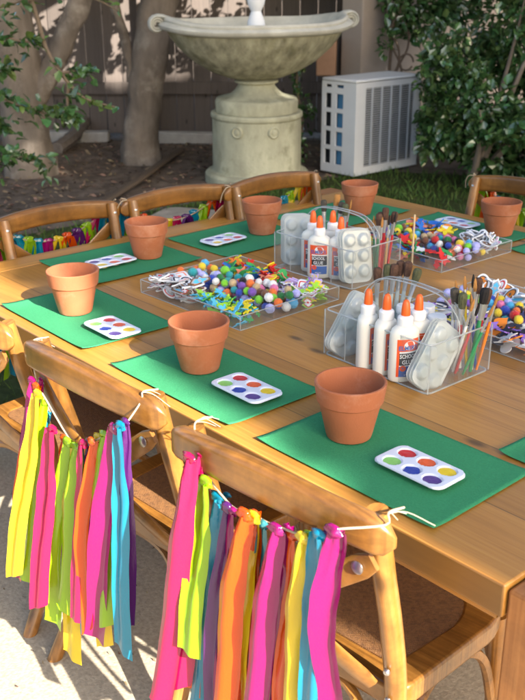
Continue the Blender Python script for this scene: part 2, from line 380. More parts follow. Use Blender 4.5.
# ---- trees
m_bark = mat('bark', (.15,.124,.10), .9, .2, bump=(34,1.0), var=(9,.35,(1,1,.35)), mix=((.24,.21,.175), 5, .52, .68))
m_leafc = mat('crown_leaf', (.06,.11,.025), .5, .4, trans=.35, island=.4)
def tubetree(t, path, rad, name):
    g = MB(); pts = smoothpath(path, 22); n = len(pts)
    rr = []
    for i in range(n):
        f = i/(n-1)*(len(rad)-1); j = min(int(f), len(rad)-2); rr.append(rad[j]+(rad[j+1]-rad[j])*(f-j))
    g.tube(pts, rr, 40)
    g.v = [tuple(Vector(v)+Vector((noise.noise(Vector(v)*6), noise.noise(Vector(v)*6+Vector((9,0,0))), 0))*.020+Vector((noise.noise(Vector((v[0]*24,v[1]*24,v[2]*15))), noise.noise(Vector((v[0]*24+7,v[1]*24,v[2]*15))), 0))*.008) for v in g.v]
    return g.build(name, m_bark, t)
t1 = thing('shade_tree', 'left tree with thick forked trunk behind the leafy branches', 'tree', (-5.17,2.16,0), group='shade trees by the fence')
tubetree(t1, [(0,0,-.05),(0,0,.2),(-.01,-.01,.5),(-.02,-.02,.9),(-.05,-.06,1.5),(0,-.2,2.3),(.4,-.5,3.1)], [.19,.16,.14,.135,.12,.10,.07], 'trunk')
tubetree(t1, [(.03,.03,.45),(.12,.15,.68),(.22,.26,.95),(.33,.38,1.35),(.7,.5,2.2),(1.5,.2,3.1)], [.075,.075,.07,.065,.05,.035], 'limb')
tubetree(t1, [(-.05,-.06,1.4),(-.4,.6,2.2),(-.7,1.2,3.0)], [.08,.06,.03], 'limb')
tubetree(t1, [(0,-.2,2.3),(.9,-1.2,2.9),(2.0,-2.4,3.2)], [.07,.055,.03], 'limb')
t2 = thing('shade_tree', 'right tree with single smooth trunk leaning toward the fountain', 'tree', (-5.02,2.94,0), group='shade trees by the fence')
tubetree(t2, [(0,0,-.05),(.0,.0,.12),(.03,.035,.43),(.065,.075,.76),(.12,.14,1.1),(.2,.25,1.6),(.6,.2,2.3),(1.3,-.2,3.0)], [.16,.135,.12,.118,.12,.11,.09,.06], 'trunk')
tubetree(t2, [(-.02,-.03,.55),(-.045,-.05,.8),(-.10,-.11,1.1),(-.3,-.1,1.8),(-.6,.5,2.8)], [.035,.035,.032,.028,.02], 'limb')
tubetree(t2, [(.6,.2,2.3),(2.0,-1.2,2.9),(3.6,-3.2,3.2)], [.085,.065,.03], 'limb')
tubetree(t2, [(1.3,-.2,3.0),(2.6,-.9,3.3),(4.6,-3.4,3.4)], [.06,.05,.025], 'limb')
tubetree(t2, [(.3,.3,1.9),(.6,1.3,2.7),(1.2,2.4,3.1)], [.07,.05,.03], 'limb')
def spray(g, c, L):
    a = random.uniform(0, 2*PI); W = L*.62
    u = Vector((math.cos(a), math.sin(a), random.gauss(0, .45))).normalized(); v = Vector((-math.sin(a), math.cos(a), random.gauss(0, .6))).normalized()
    g.add([c-u*L, c-u*.25*L+v*W, c+u*.5*L+v*W*.7, c+u*L, c+u*.5*L-v*W*.7, c-u*.25*L-v*W], [(0,1,2,3),(0,3,4,5)])
for t_, n_, lo, hi in ((t1, 5200, (-2.2,-3.2,3.1), (2.4,1.6,4.6)), (t2, 5200, (-1.4,-1.6,3.1), (2.4,2.6,4.6))):
    g = MB(); k = 0
    while k < n_:
        c = Vector([random.uniform(lo[i], hi[i]) for i in range(3)]); k += .2
        if noise.noise((c+t_.location)*.9) < -.02: continue
        k += .8; spray(g, c, random.uniform(.06,.13))
    g.build('crown', m_leafc, t_, smooth=0)
# unseen leaves added to both trees to break the fence sun into crisp patches
def lit_patch(q):
    for c, r in DAPPLE:
        if (q-Vector(c)).length < r*(.95+.75*noise.noise(q*16)+.5*noise.noise(q*34)): return True
    return False
gg = {1: MB(), 2: MB()}
for k in range(9000):
    q = F0 + fd*random.uniform(-.2, 3.6) + Vector((0,0,random.uniform(.5, 1.75)))
    if lit_patch(q): continue
    p = q + SUN*(max(.25, (1.32-q.z)/SUN.z)+random.uniform(0, .5))
    i = 1 if q.y < 3.3 else 2; spray(gg[i], p-(t1, t2)[i-1].location, random.uniform(.025,.04))
gg[1].build('dapple_leaves', m_leafc, t1, smooth=0); gg[2].build('dapple_leaves', m_leafc, t2, smooth=0)
# the tall tree whose crown keeps the low sun off the table: it stands to the right, outside the picture
t3 = thing('shade_tree', 'tall dense tree standing off to the right, its crown shading the table and garden bed', 'tree', (4.9,3.0,0))
tubetree(t3, [(0,0,-.05),(0,0,.4),(.03,.02,1.4),(.0,.06,2.6),(-.1,.0,4.2),(-.05,.1,6.4)], [.24,.20,.17,.15,.12,.05], 'trunk')
for q in ((-.9,-2.2,3.6),(-.6,2.4,4.0),(.2,-1.8,5.4),(-.3,1.9,6.0),(-.6,-1.0,6.6)):
    tubetree(t3, [(0,.04,q[2]-1.6),(q[0]*.4,q[1]*.45,q[2]-.7),(q[0],q[1],q[2])], [.10,.07,.025], 'limb')
g = MB(); k = 0
while k < 19500:
    X = random.uniform(3.6, 6.0); edge = k > 16500
    y0 = random.uniform(-.03, .5) if edge else random.uniform(.0, 7.2); z0 = random.uniform(.1, 4.2) if edge else random.uniform(.1, 5.6)
    p = Vector((0, y0, z0)) + SUN*(X/SUN.x); k += 1
    L_ = random.uniform(.05,.075) if edge or y0 < .12 else random.uniform(.10,.17)
    if y0-L_*.6 < -.012+.010*math.sin(z0*7): continue
    if any((lambda d: (d-SUN*d.dot(SUN)).length)(p-Vector(q)) < r+.22 for q, r in DAPPLE): continue
    spray(g, p-t3.location, L_)
g.build('crown', m_leafc, t3, smooth=0)

# ---- leafy shrubs
m_cam = mat('glossy_leaf', (.06,.125,.04), .16, 1.0, trans=.15, island=.45)
m_yng = mat('young_leaf', (.12,.22,.05), .35, .55, trans=.3, island=.4)
m_twig = mat('twig', (.16,.12,.085), .85, .2)
def leaf(g, p, d, L, W=None, curl=.15):
    W = W or L*.45; d = d.normalized(); s = d.cross(Vector((0,0,1)))
    if s.length < .05: s = Vector((1,0,0))
    s.normalize(); s = (s + Vector((random.gauss(0,.4),random.gauss(0,.4),random.gauss(0,.4)))).normalized(); n = s.cross(d).normalized()
    dn = -n*curl*L
    g.add([p, p+d*.35*L+s*W*.85+n*W*.25, p+d*.72*L+s*W*.6+n*W*.15+dn*.5, p+d*L+dn, p+d*.72*L-s*W*.6+n*W*.15+dn*.5, p+d*.35*L-s*W*.85+n*W*.25, p+d*.6*L+dn*.25],
          [(0,6,2,1),(6,3,2),(0,5,4,6),(6,4,3)])
def rv(): return Vector((random.gauss(0,1), random.gauss(0,1), random.gauss(0,1))).normalized()
camellia = thing('evergreen_shrub', 'big dark glossy-leaved evergreen shrub against the beige house wall', 'shrub', (-2.98,4.0,0))
gl = MB(); gb = MB()
def blob(c, r, n, L, hollow=.45):
    c = Vector(c); r = Vector(r)
    for _ in range(n):
        for _t in range(20):
            q = rv()*random.uniform(hollow, 1.0)**.6
            if noise.noise((c+Vector((q.x*r.x, q.y*r.y, q.z*r.z)))*3.1) > -.16: break
        p = c+Vector((q.x*r.x, q.y*r.y, q.z*r.z))
        d = (q*.7+rv()*.9+Vector((0,0,-.25)))
        leaf(gl, p, d, random.uniform(.7,1.2)*L, None, random.uniform(.05,.3))
rt = r0.copy()
for lat, dep, z, rl, rz, n in ((.36,.25,.95,.36,.42,2300),(-.02,.05,.42,.30,.30,1300),(-.17,-.02,.52,.16,.26,420),(.25,.1,.30,.36,.26,1300),(.62,.15,.55,.36,.45,1500),(.75,.35,1.05,.4,.4,1100),(.2,.5,.5,.5,.45,900),
                               (.22,.35,1.24,.3,.2,420),(-.12,.3,.66,.16,.2,150),(.42,.0,.16,.35,.14,420),(.95,.3,.25,.3,.25,260),(-.27,-.02,.66,.12,.18,110),(-.22,.05,.86,.14,.14,110),(-.24,.0,.30,.12,.16,110),(.10,-.22,.20,.26,.2,520),(.38,-.22,.34,.28,.28,620)):
    c = rt*lat + Vector((fx,fy,0))*dep; blob((c.x, c.y, z), (rl, rl, rz), int(n*.92), .064)
for tgt in ((-.1,.0,.5),(.2,.1,1.1),(.35,.25,1.3),(.55,.45,.9),(.2,-.25,.5)):
    t = Vector(tgt); gb.tube(smoothpath([(0,0,-.02),t*.35+Vector((.03,0,.05)),t*.7+Vector((0,.04,.04)),t]), [.03,.028,.026,.024,.022,.02,.018,.016,.014,.013,.012,.011,.01,.009,.008,.007,.006,.005,.004], 7)
gl.build('foliage', m_cam, camellia, smooth=0); gb.build('stem', m_bark, camellia)

ivy = thing('climbing_vine', 'trailing vine with curled bare stems hanging over the air conditioner by the wall', 'vine', (-4.02,4.35,0))
gl = MB(); gb = MB()
for lat, dep, z, rl, rz, n in ((.28,.0,.98,.30,.16,330),(.05,-.05,1.05,.16,.14,120),(.55,.1,1.08,.25,.14,220),(.42,-.05,.80,.10,.14,50),(-.02,-.1,.82,.08,.14,36),(.16,.0,.90,.12,.14,90),(.40,.05,.95,.16,.16,150),(.62,-.05,.90,.16,.2,170)):
    c = rt*lat + Vector((fx,fy,0))*dep; blob((c.x, c.y, z), (rl, rl*.5, rz), n, .06, .2)
for (a0, b0) in ((0,.0),(.03,.05),(.06,-.04)):
    path = [rt*(a0+.05*math.sin(i*1.1+b0*30)) + Vector((.05,0,0)) + Vector((0,0,.55+.1*i)) for i in range(7)]
    gb.tube(smoothpath(path, 5), .008, 6)
path = [rt*(.09+.05*math.cos(q)) + Vector((.06,0,.66+.055*math.sin(q))) for q in [i*PI/6 for i in range(12)]]
gb.tube(path, .007, 6)
gb.tube(smoothpath([Vector((0,0,0)), rt*.03+Vector((0,0,.3)), rt*.0+Vector((.03,0,.62)), rt*.04+Vector((0,0,1.0))]), .012, 6)
gl.build('foliage', m_cam, ivy, smooth=0); gb.build('stem', mat('vine_stem', (.12,.085,.06), .9), ivy)

low = thing('wall_creeper', 'thin leafy creeper between the fountain drum and white air conditioner', 'creeper', (-4.15,3.62,0))
gl = MB(); gb = MB()
for lat, z, rl, rz, n in ((.0,.62,.09,.16,60),(.04,.35,.10,.18,80),(-.02,.14,.10,.12,50)):
    c = rt*lat; blob((c.x, c.y, z), (rl, rl, rz), n, .045, .1)
gb.tube(smoothpath([(0,0,0),(.02,.03,.3),(-.01,.0,.55),(.02,.02,.78)]), .007, 6)
gl.build('foliage', m_cam, low, smooth=0); gb.build('stem', m_twig, low)

# left foreground branches
ls = thing('leafy_bush', 'green leafy bush reaching in from the left with one long bare arching branch', 'bush', (-4.05,1.2,0))
gl = MB(); gy = MB(); gb = MB(); LO = ls.location
def at(x, y, dep):
    v = cam_fwd*934.2 + cr*(x-262.5) + cu*(350-y); h = v.x*fx+v.y*fy
    return cam_loc + v*(dep/h)
TW = [  # branch centrelines through the garden air, a few metres out
 [(-3.77,1.48,1.25),(-3.736,1.52,1.02),(-3.713,1.546,.878),(-3.651,1.616,.725),(-3.597,1.678,.654),(-3.511,1.775,.62)],
 [(-4.05,1.2,.0),(-4.0,1.25,.5),(-3.9,1.33,.66),(-3.82,1.42,.63),(-3.74,1.516,.592),(-3.66,1.58,.60)],
 [(-4.05,1.2,.3),(-3.95,1.28,.8),(-3.862,1.378,.934),(-3.784,1.467,.925),(-3.74,1.51,.93)],
 [(-4.05,1.2,.1),(-3.95,1.29,.30),(-3.87,1.37,.38),(-3.78,1.47,.36)],
 [(-4.05,1.2,.4),(-3.98,1.26,1.0),(-3.86,1.38,1.08),(-3.7,1.53,1.12),(-3.55,1.7,1.12),(-3.46,1.8,1.06)],
 [(-4.0,1.25,.3),(-3.93,1.31,.55),(-3.87,1.37,.52)], [(-4.0,1.25,.4),(-3.9,1.34,.76),(-3.84,1.4,.80)],
 [(-3.68,1.58,.78),(-3.64,1.64,.79),(-3.60,1.69,.80)],[(-3.66,1.61,.73),(-3.66,1.60,.62),(-3.64,1.62,.56)]]
for i, tw in enumerate(TW):
    pts = smoothpath(tw, 6); n = len(pts); r1 = .014 if i in (0,) else .010
    gb.tube([p-LO for p in pts], [r1*(1-.7*k/(n-1)) for k in range(n)], 6)
    for k in range(2, n):
        if i == 0 and k < 13: continue
        for _ in range({0:2,1:4,2:4,3:5,4:1,5:6,6:6,7:3,8:4}[i]):
            if random.random() < .2: continue
            d = (pts[k]-pts[k-1]).normalized()+rv()*1.1
            leaf(gy if (i in (0,4) and random.random() < .7) or random.random() < .15 else gl, pts[k]-LO+rv()*.02, d, random.uniform(.04,.066), None, .2)
for x, y in ((5,100),(8,60),(10,20),(12,130),(3,160),(40,165),(48,170),(15,8),(30,112),(60,112),(5,140),(68,100),(60,105),(75,75)):
    for _ in range(9):
        p = at(x+random.gauss(0,9), y+random.gauss(0,9), 4.7+random.gauss(0,.08)); leaf(gl, p-LO, rv()+Vector((.4,.3,-.1)), random.uniform(.04,.065), None, .2)
gl.build('dark_foliage', m_cam, ls, smooth=0); gy.build('young_foliage', m_yng, ls, smooth=0); gb.build('branch', m_twig, ls)

# ---- fountain
m_st = mat('fountain_stone', (.36,.35,.245), .85, .25, bump=(70,.6), var=(6,.35,(1,1,.45)), mix=((.19,.185,.11), 7, .54, .74))
m_st2 = mat('fountain_bowl_stone', (.32,.305,.215), .85, .25, bump=(70,.6), var=(6,.5,(2.6,2.6,.25)), mix=((.15,.14,.06), 4, .5, .74))
m_st3 = mat('fountain_rim_stone', (.46,.45,.39), .8, .25, bump=(80,.4), var=(9,.15))
FO = Vector((-4.009,3.135,0))
ft = thing('garden_fountain', 'pale green stone fountain with wide scroll-handled bowl on a round drum', 'fountain', FO, (math.radians(.9), math.radians(1.0), 0))
g = MB(); g.lathe([(.33,-.02),(.33,.055),(.315,.07),(.285,.075),(.28,.09),(.278,.40),(.287,.408),(.287,.428),(.28,.436),(.0,.436)], 64); g.build('drum', m_st, ft, bevel=.004)
g = MB(); g.lathe([(.255,.436),(.258,.50),(.25,.514),(.245,.519),(.215,.524),(.165,.54),(.135,.565),(.115,.59),(.112,.605),(.135,.61),(.135,.622),(.11,.63),(0,.63)], 64); g.build('pedestal', m_st, ft, bevel=.003)
fa = math.radians(41+24)                                        # bowl axis: the left handle is the farther one
BX = Matrix.Rotation(fa, 4, 'Z')
def bowlfn(r, z, q): 
    s = abs(math.cos(q))**6*.035*max(0, (z-.75)/.15)
    return BX @ Vector((r*1.02*math.cos(q), r*.74*math.sin(q), .63+(z-.63)*1.22+s))
def ringmesh(g, prof, seg=72):
    n = len(prof); o = []
    for r, z in prof:
        for k in range(seg): o.append(bowlfn(r, z, 2*PI*k/seg))
    g.add(o, [(i*seg+k, i*seg+(k+1) % seg, (i+1)*seg+(k+1) % seg, (i+1)*seg+k) for i in range(n-1) for k in range(seg)])
g = MB(); ringmesh(g, [(.10,.63),(.17,.638),(.27,.668),(.37,.715),(.46,.775),(.51,.82),(.535,.85)]); g.build('bowl', m_st2, ft, smooth=60)
g = MB(); ringmesh(g, [(.53,.848),(.56,.853),(.585,.862),(.59,.876),(.575,.884),(.555,.888),(.56,.897),(.55,.906),(.52,.906),(.50,.89),(.44,.83),(.30,.78),(.0,.76)]); g.build('rim', m_st3, ft, smooth=50)
for s in (-1, 1):
    g = MB(); path = []
    for i in range(34):
        q = i/33*2.3*2*PI; r = .046*(1-.70*i/33); path.append((s*(.605+r*math.sin(q)), 0, 1.006-.046+r*math.cos(q)))
    path = [(s*.53,0,.985),(s*.57,0,1.002),(s*.60,0,1.006)]+path
    path = [BX @ Vector(p) for p in path]
    g.tube(path, [.05,.046,.042]+[.038-.010*i/33 for i in range(34)], 12, flat=.30, up=Vector((0,0,1)))
    g.build('scroll_handle', m_st3, ft)
for q in (-.93, .05):   # two rosettes on the side facing the table
    a = math.atan2(-.663, .749)+q*.82+.34; c = Vector((math.cos(a)*.28, math.sin(a)*.28, .345))
    mt = Matrix.Translation(c) @ Vector((math.cos(a), math.sin(a), 0)).to_track_quat('Z', 'Y').to_matrix().to_4x4()
    g = MB(); g.lathe([(.036,-.004),(.036,.006),(.03,.011),(.026,.006),(.016,.006),(.012,.011),(0,.012)], 24, mtx=mt); g.build('rosette', m_st, ft)
g = MB(); g.lathe([(.06,.76),(.058,.92),(.05,.97),(.045,.98),(.03,1.02),(.05,1.06),(.062,1.12),(.03,1.18),(0,1.2)], 32); g.build('finial', mat('finial_stone', (.74,.76,.78), .6, .3), ft)

# ---- air conditioner outdoor unit
m_ac = mat('ac_white', (.60,.62,.64), .5, .4, var=(3,.06)); m_acd = mat('ac_dark', (.03,.035,.04), .6); m_acb = mat('ac_coil_blue', (.06,.20,.36), .4, .5, bump=(200,.5))
ac = thing('air_conditioner', 'white outdoor air conditioner unit with square-grid side and round fan grille', 'air conditioner', (-3.60,3.60,.02))
X0, Y0, Z1 = -.30, .63, .595        # body spans x X0..0, y 0..Y0
g = MB(); g.box(X0+.012, -.012, .03, Y0, .0, Z1-.012); 
g2 = MB(); g2.box(X0, .002, -.004, Y0+.004, Z1-.02, Z1)
g2.build('top_panel', m_ac, ac, bevel=.012, seg=3)
# side panel (towards the table) as a lattice of square openings
g = MB(); cols = ((X0+.03, X0+.085), (X0+.125, X0+.19)); rows = [(.055+.118*i, .055+.118*i+.092) for i in range(4)]
xs = sorted([X0, 0]+[c for cc in cols for c in cc]); zs = sorted([0, Z1-.02, .538, .556]+[z for rr in rows for z in rr])
for i in range(len(xs)-1):
    for j in range(len(zs)-1):
        cx, cz = (xs[i]+xs[i+1])/2, (zs[j]+zs[j+1])/2
        if any(a < cx < b for a, b in cols) and (any(a < cz < b for a, b in rows) or .538 < cz < .556): continue
        g.box(xs[i], xs[i+1], 0, .014, zs[j], zs[j+1])
bmw = g.build('side_grid', m_ac, ac, smooth=0)
g = MB(); g.box(X0+.115, -.10, .03, .05, .03, Z1-.05); g.build('coil', m_acb, ac, smooth=0)
g = MB(); g.box(X0+.005, X0+.11, .05, .06, .02, Z1-.04); g.box(X0, X0+.01, .02, Y0, 0, Z1-.02); g.box(X0, 0, Y0-.01, Y0, 0, Z1-.02); g.box(X0+.01, -.012, .02, Y0-.012, 0.002, .012); g.build('inner_case', m_acd, ac, smooth=0)
g = MB(); g.box(-.012, 0, .0145, .09, 0, Z1-.0205); g.box(-.012, 0, .56, Y0, 0, Z1-.0205); g.box(-.012, 0, .0905, .5595, 0, .05); g.box(-.012, 0, .0905, .5595, .54, Z1-.0205); g.build('front_panel', m_ac, ac, smooth=0)
g = MB(); g.box(-.10, -.09, .091, .559, .05, .54); g.build('fan_back', mat('ac_grey', (.16,.165,.17), .6), ac, smooth=0)
g = MB()
for k in range(5):
    a = k*2*PI/5; c = Vector((-.06, .325, .295))
    u = Vector((0, math.cos(a), math.sin(a))); v = Vector((0, -math.sin(a), math.cos(a)))
    g.add([c+u*.05-v*.03, c+u*.24-v*.09, c+u*.24+v*.09+Vector((-.02,0,0)), c+u*.05+v*.03], [(0,1,2,3)])
g.lathe([(.06,-.03),(.06,.0),(.0,.01)], 20, mtx=Matrix.Translation((-.05,.325,.295)) @ Matrix.Rotation(PI/2, 4, 'Y'))
g.build('fan', mat('fan_grey', (.09,.09,.10), .5), ac, smooth=0, solid=.004)
g = MB(); z = .055
while z < .532: g.box(-.008, -.003, .09, .56, z, z+.005); z += .014
for y in (.15,.24,.33,.42,.51): g.box(-.003, .006, y-.005, y+.005, .05, .54)
g.build('grille', mat('ac_grille', (.46,.48,.50), .5), ac, smooth=0)
for y0 in (.08, .50): g = MB(); g.box(X0+.01, -.01, y0, y0+.06, -.02, -.0005); g.build('foot', m_acd, ac, smooth=0)

# ================================================================== TABLE
W1, W2, W3 = (.47,.235,.048), (.40,.18,.033), (.27,.112,.018)
m_tab = wood_mat('table_top_wood', W1, W2, W3, 'X', .137, .42, coat=.12)
m_tabb = wood_mat('table_end_wood', W1, W2, W3, 'Y', .2, .42, coat=.12)
m_tleg = wood_mat('table_leg_wood', (.40,.17,.048), (.31,.12,.03), (.18,.062,.016), 'Z', .3, .55, seam=False, worn=.3)
tb = thing('craft_table', 'square honey-brown plank table set for a craft party', 'table', (0,0,0))
TX0, TY1 = -1.61, 1.437
g = MB(); g.box(TX0+.085, 0, 0, TY1, HT-.046, HT); g.build('tabletop', m_tab, tb, bevel=.003)
g = MB(); g.box(TX0, TX0+.0835, 0, TY1, HT-.046, HT-.0005); g.build('end_board', m_tabb, tb, bevel=.003)
for y0 in (.022, TY1-.042): g = MB(); g.box(TX0+.02, -.02, y0, y0+.02, HT-.070, HT-.0465); g.build('apron', m_tab, tb, bevel=.002)
for x0 in (-.04, TX0+.02): g = MB(); g.box(x0, x0+.02, .0425, TY1-.0425, HT-.070, HT-.0465); g.build('apron', m_tabb, tb, bevel=.002)
for x0, x1, y0, y1 in ((.002,.092,.004,.094),(.002,.092,TY1-.094,TY1-.004),(TX0-.0805,TX0-.002,.004,.094),(TX0-.0805,TX0-.002,TY1-.094,TY1-.004)):
    g = MB(); g.box(x0, x1, y0, y1, 0, HT-.006); g.build('leg', m_tleg, tb, bevel=.004)

# ================================================================== CHAIRS
CW1, CW2, CW3 = (.38,.18,.040), (.26,.11,.021), (.10,.038,.008)
m_cw = wood_mat('chair_wood', CW1, CW2, CW3, 'X', .5, .33, seam=False, coat=.25, worn=.42)
m_cwz = wood_mat('chair_leg_wood', CW1, CW2, CW3, 'Z', .5, .33, seam=False, coat=.25, worn=.42)
m_bolt = mat('bolt_metal', (.55,.55,.56), .35, .5, metal=1)
def cane_mat():
    m = bpy.data.materials.new('woven_cane'); m.use_nodes = True; N = m.node_tree.nodes; L = m.node_tree.links; b = N['Principled BSDF']
    tc = N.new('ShaderNodeTexCoord'); mp = N.new('ShaderNodeMapping'); mp.inputs['Rotation'].default_value = (0,0,math.radians(45)); L.new(tc.outputs['Object'], mp.inputs[0])
    w1 = N.new('ShaderNodeTexWave'); w1.inputs['Scale'].default_value = 150; w2 = N.new('ShaderNodeTexWave'); w2.bands_direction = 'Y'; w2.inputs['Scale'].default_value = 150
    for w_ in (w1, w2): L.new(mp.outputs[0], w_.inputs[0]); w_.inputs['Distortion'].default_value = 2.5; w_.inputs['Detail'].default_value = 2
    mu = N.new('ShaderNodeMath'); mu.operation = 'MULTIPLY'; L.new(w1.outputs['Fac'], mu.inputs[0]); L.new(w2.outputs['Fac'], mu.inputs[1])
    nz = N.new('ShaderNodeTexNoise'); nz.inputs['Scale'].default_value = 190; nz.inputs['Detail'].default_value = 3; L.new(tc.outputs['Object'], nz.inputs[0])
    m2 = N.new('ShaderNodeMath'); m2.operation = 'MULTIPLY_ADD'; m2.inputs[1].default_value = 1.5; m2.inputs[2].default_value = -.45; L.new(nz.outputs[0], m2.inputs[0]); m3 = N.new('ShaderNodeMath'); m3.operation = 'ADD'; L.new(m2.outputs[0], m3.inputs[0]); L.new(mu.outputs[0], m3.inputs[1]); mu = m3
    r = N.new('ShaderNodeValToRGB'); r.color_ramp.elements[0].color = (.085,.03,.008,1); r.color_ramp.elements[1].color = (.30,.135,.04,1); r.color_ramp.elements[1].position = .75
    L.new(mu.outputs[0], r.inputs[0]); L.new(r.outputs[0], b.inputs['Base Color']); b.inputs['Roughness'].default_value = .55
    bp = N.new('ShaderNodeBump'); bp.inputs['Strength'].default_value = .8; bp.inputs['Distance'].default_value = .002; L.new(mu.outputs[0], bp.inputs['Height']); L.new(bp.outputs[0], b.inputs['Normal'])
    return m
m_cane = cane_mat()
def sweep(g, pts, secs):
    """loft rectangular-rounded sections: secs=(half thickness, half height), section axes = horizontal normal and z"""
    n = len(pts); ring = []
    for i, p in enumerate(pts):
        p = Vector(p); t = Vector(pts[min(i+1,n-1)])-Vector(pts[max(i-1,0)]); t.z = 0; t.normalize(); nn = Vector((-t.y, t.x, 0))
        ht, hh = secs[i]; rr = min(ht, hh)*.75
        prof = rrect(2*ht, 2*hh, rr, 4)
        ring.append([p+nn*a+Vector((0,0,b)) for a, b in prof])
    m = len(ring[0]); vs = [v for r in ring for v in r]
    fs = [(i*m+k, i*m+(k+1) % m, (i+1)*m+(k+1) % m, (i+1)*m+k) for i in range(n-1) for k in range(m)]
    fs += [tuple(reversed(range(m))), tuple((n-1)*m+k for k in range(m))]
    g.add(vs, fs)
def make_chair(label, loc, rot):
    t = thing('cross_back_chair', label, 'chair', loc, (0,0,rot), 'cross-back chairs around the table')
    # top rail, bowed back and arched
    g = MB(); pts = []; secs = []
    for i in range(33):
        u = -1+2*i/32; x = .187*u
        pts.append((x, -.108+.022*abs(u)**2.2, .628+.014*(1-u*u)-.002)); e = max(0, (abs(u)-.86)/.14)
        secs.append((.012*math.sqrt(max(.02, 1-e*e)), (.0255-.002*abs(u))*math.sqrt(max(.05, 1-e*e*.92))))
    sweep(g, pts, secs); rl = g.build('top_rail', m_cw, t, smooth=50)
    for s in (-1, 1):
        g = MB(); g.lathe([(.006,0),(.006,.002),(.003,.004),(0,.0045)], 12, mtx=Matrix.Translation((s*.153,-.063,.626)) @ Matrix.Rotation(-PI/2, 4, 'X')); g.build('bolt', m_bolt, rl)
    for s in (-1, 1):
        leg = smoothpath([(s*.153,-.078,.650),(s*.152,-.058,.56),(s*.150,-.030,.45),(s*.149,-.012,.34),(s*.152,-.025,.22),(s*.158,-.062,.10),(s*.166,-.112,.0)], 5)
        g = MB(); n = len(leg); g.tube(leg, [.0135+.0015*math.sin(PI*i/(n-1)) for i in range(n)], 14, up=Vector((1,0,0))); lg = g.build('leg', m_cwz, t, smooth=50)
        for zz, yy in ((.395,-.036),(.345,-.030)):
            g = MB(); g.lathe([(.005,0),(.005,.002),(.003,.004),(0,.0042)], 12, mtx=Matrix.Translation((s*.150,yy,zz)) @ Matrix.Rotation(PI/2, 4, 'X')); g.build('bolt', m_bolt, lg)
        g = MB(); g.tube(smoothpath([(s*.142,.255,.318),(s*.146,.26,.2),(s*.152,.272,0)], 5), [.016,.016,.0155,.015,.0145,.014,.0135,.013,.0125,.012,.0115], 14, up=Vector((1,0,0))); g.build('leg', m_cwz, t, smooth=50)
    for s in (-1, 1):   # crossed back strips
        g = MB(); pts = []
        for i in range(21):
            u = i/20; x = s*(.163-.290*u); y = -.089+.052*u-.026*math.sin(PI*u)-(.004 if s > 0 else -.004); z = .594-.235*u
            pts.append(Vector((x, y, z)))
        vs = []; fs = []
        for i, p in enumerate(pts):
            tt = (pts[min(i+1,20)]-pts[max(i-1,0)]).normalized(); nn = Vector((0,-1,0)); wv = tt.cross(nn).normalized(); nn = wv.cross(tt).normalized()
            e = 1.0 if 0 < i < 20 else .7; hw, hh = .0155*e, .0035
            vs += [p+wv*hw+nn*hh*.4, p+wv*hw*.8+nn*hh, p-wv*hw*.8+nn*hh, p-wv*hw+nn*hh*.4, p-wv*hw-nn*hh*.4, p-wv*hw*.8-nn*hh, p+wv*hw*.8-nn*hh, p+wv*hw-nn*hh*.4]
        for i in range(20):
            for k in range(8): fs.append((i*8+k, i*8+(k+1) % 8, i*8+8+(k+1) % 8, i*8+8+k))
        fs += [tuple(reversed(range(8))), tuple(160+k for k in range(8))]
        g.add(vs, fs); st = g.build('cross_strip', m_cw, t, smooth=50)
        g = MB(); g.lathe([(.0085,0),(.0085,.0015),(.005,.0035),(0,.004)], 14, mtx=Matrix.Translation(pts[1]+Vector((-s*.004,-.0045,-.002))) @ Matrix.Rotation(PI/2, 4, 'X')); g.build('bolt', m_bolt, st)
    # seat
    def outline(inset, n=9):
        pts = []; w0, w1, d = .158-inset, .168-inset, .30-inset
        for cx, cy, r, a0 in ((w1-.11, d-.11, .11, 0), (-(w1-.11), d-.11, .11, 90), (-(w0-.03), .0+inset+.03-.012, .03, 180), (w0-.03, .0+inset+.03-.012, .03, 270)):
            for k in range(n+1):
                q = math.radians(a0+90*k/n); pts.append((cx+r*math.cos(q), cy+r*math.sin(q)))
        return pts
    o1, o2 = outline(0), outline(.042); n = len(o1); g = MB()
    vs = [(x,y,.348) for x,y in o1]+[(x,y,.346) for x,y in o2]+[(x,y,.312) for x,y in o1]+[(x,y,.312) for x,y in o2]
    fs = []
    for i in range(n):
        j = (i+1) % n; fs += [(i,j,n+j,n+i), (2*n+j,2*n+i,3*n+i,3*n+j), (2*n+i,2*n+j,j,i), (n+i,n+j,3*n+j,3*n+i)]
    g.add(vs, fs); g.build('seat_frame', m_cw, t, bevel=.006, seg=3)
    g = MB(); g.prism([(x*1.03, y) for x, y in o2], .338, .345); g.build('seat', m_cane, t, smooth=0)
    for path in ([(-.15,-.05,.13),(-.13,-.035,.24),(-.08,-.01,.30),(0,0,.309),(.08,-.01,.30),(.13,-.035,.24),(.15,-.05,.13)],
                 [(-.148,.262,.14),(-.13,.262,.25),(-.08,.26,.30),(0,.262,.309),(.08,.26,.30),(.13,.262,.25),(.148,.262,.14)],
                 [(.152,-.05,.13),(.150,0,.24),(.148,.06,.30),(.146,.11,.309),(.148,.17,.30),(.148,.22,.25),(.149,.258,.14)],
                 [(-.152,-.05,.13),(-.150,0,.24),(-.148,.06,.30),(-.146,.11,.309),(-.148,.17,.30),(-.148,.22,.25),(-.149,.258,.14)]):
        g = MB(); g.tube(smoothpath(path, 5), .008, 8); g.build('bentwood_brace', m_cw, t)
    return t
CH = {}
near2 = make_chair('sunlit chair with a ribbon garland at the table\'s near edge, middle of its row', (-.690,-.032,0), math.radians(2.5))
CH['2'] = near2
R = math.radians
GC = 'cross-back chairs around the table'
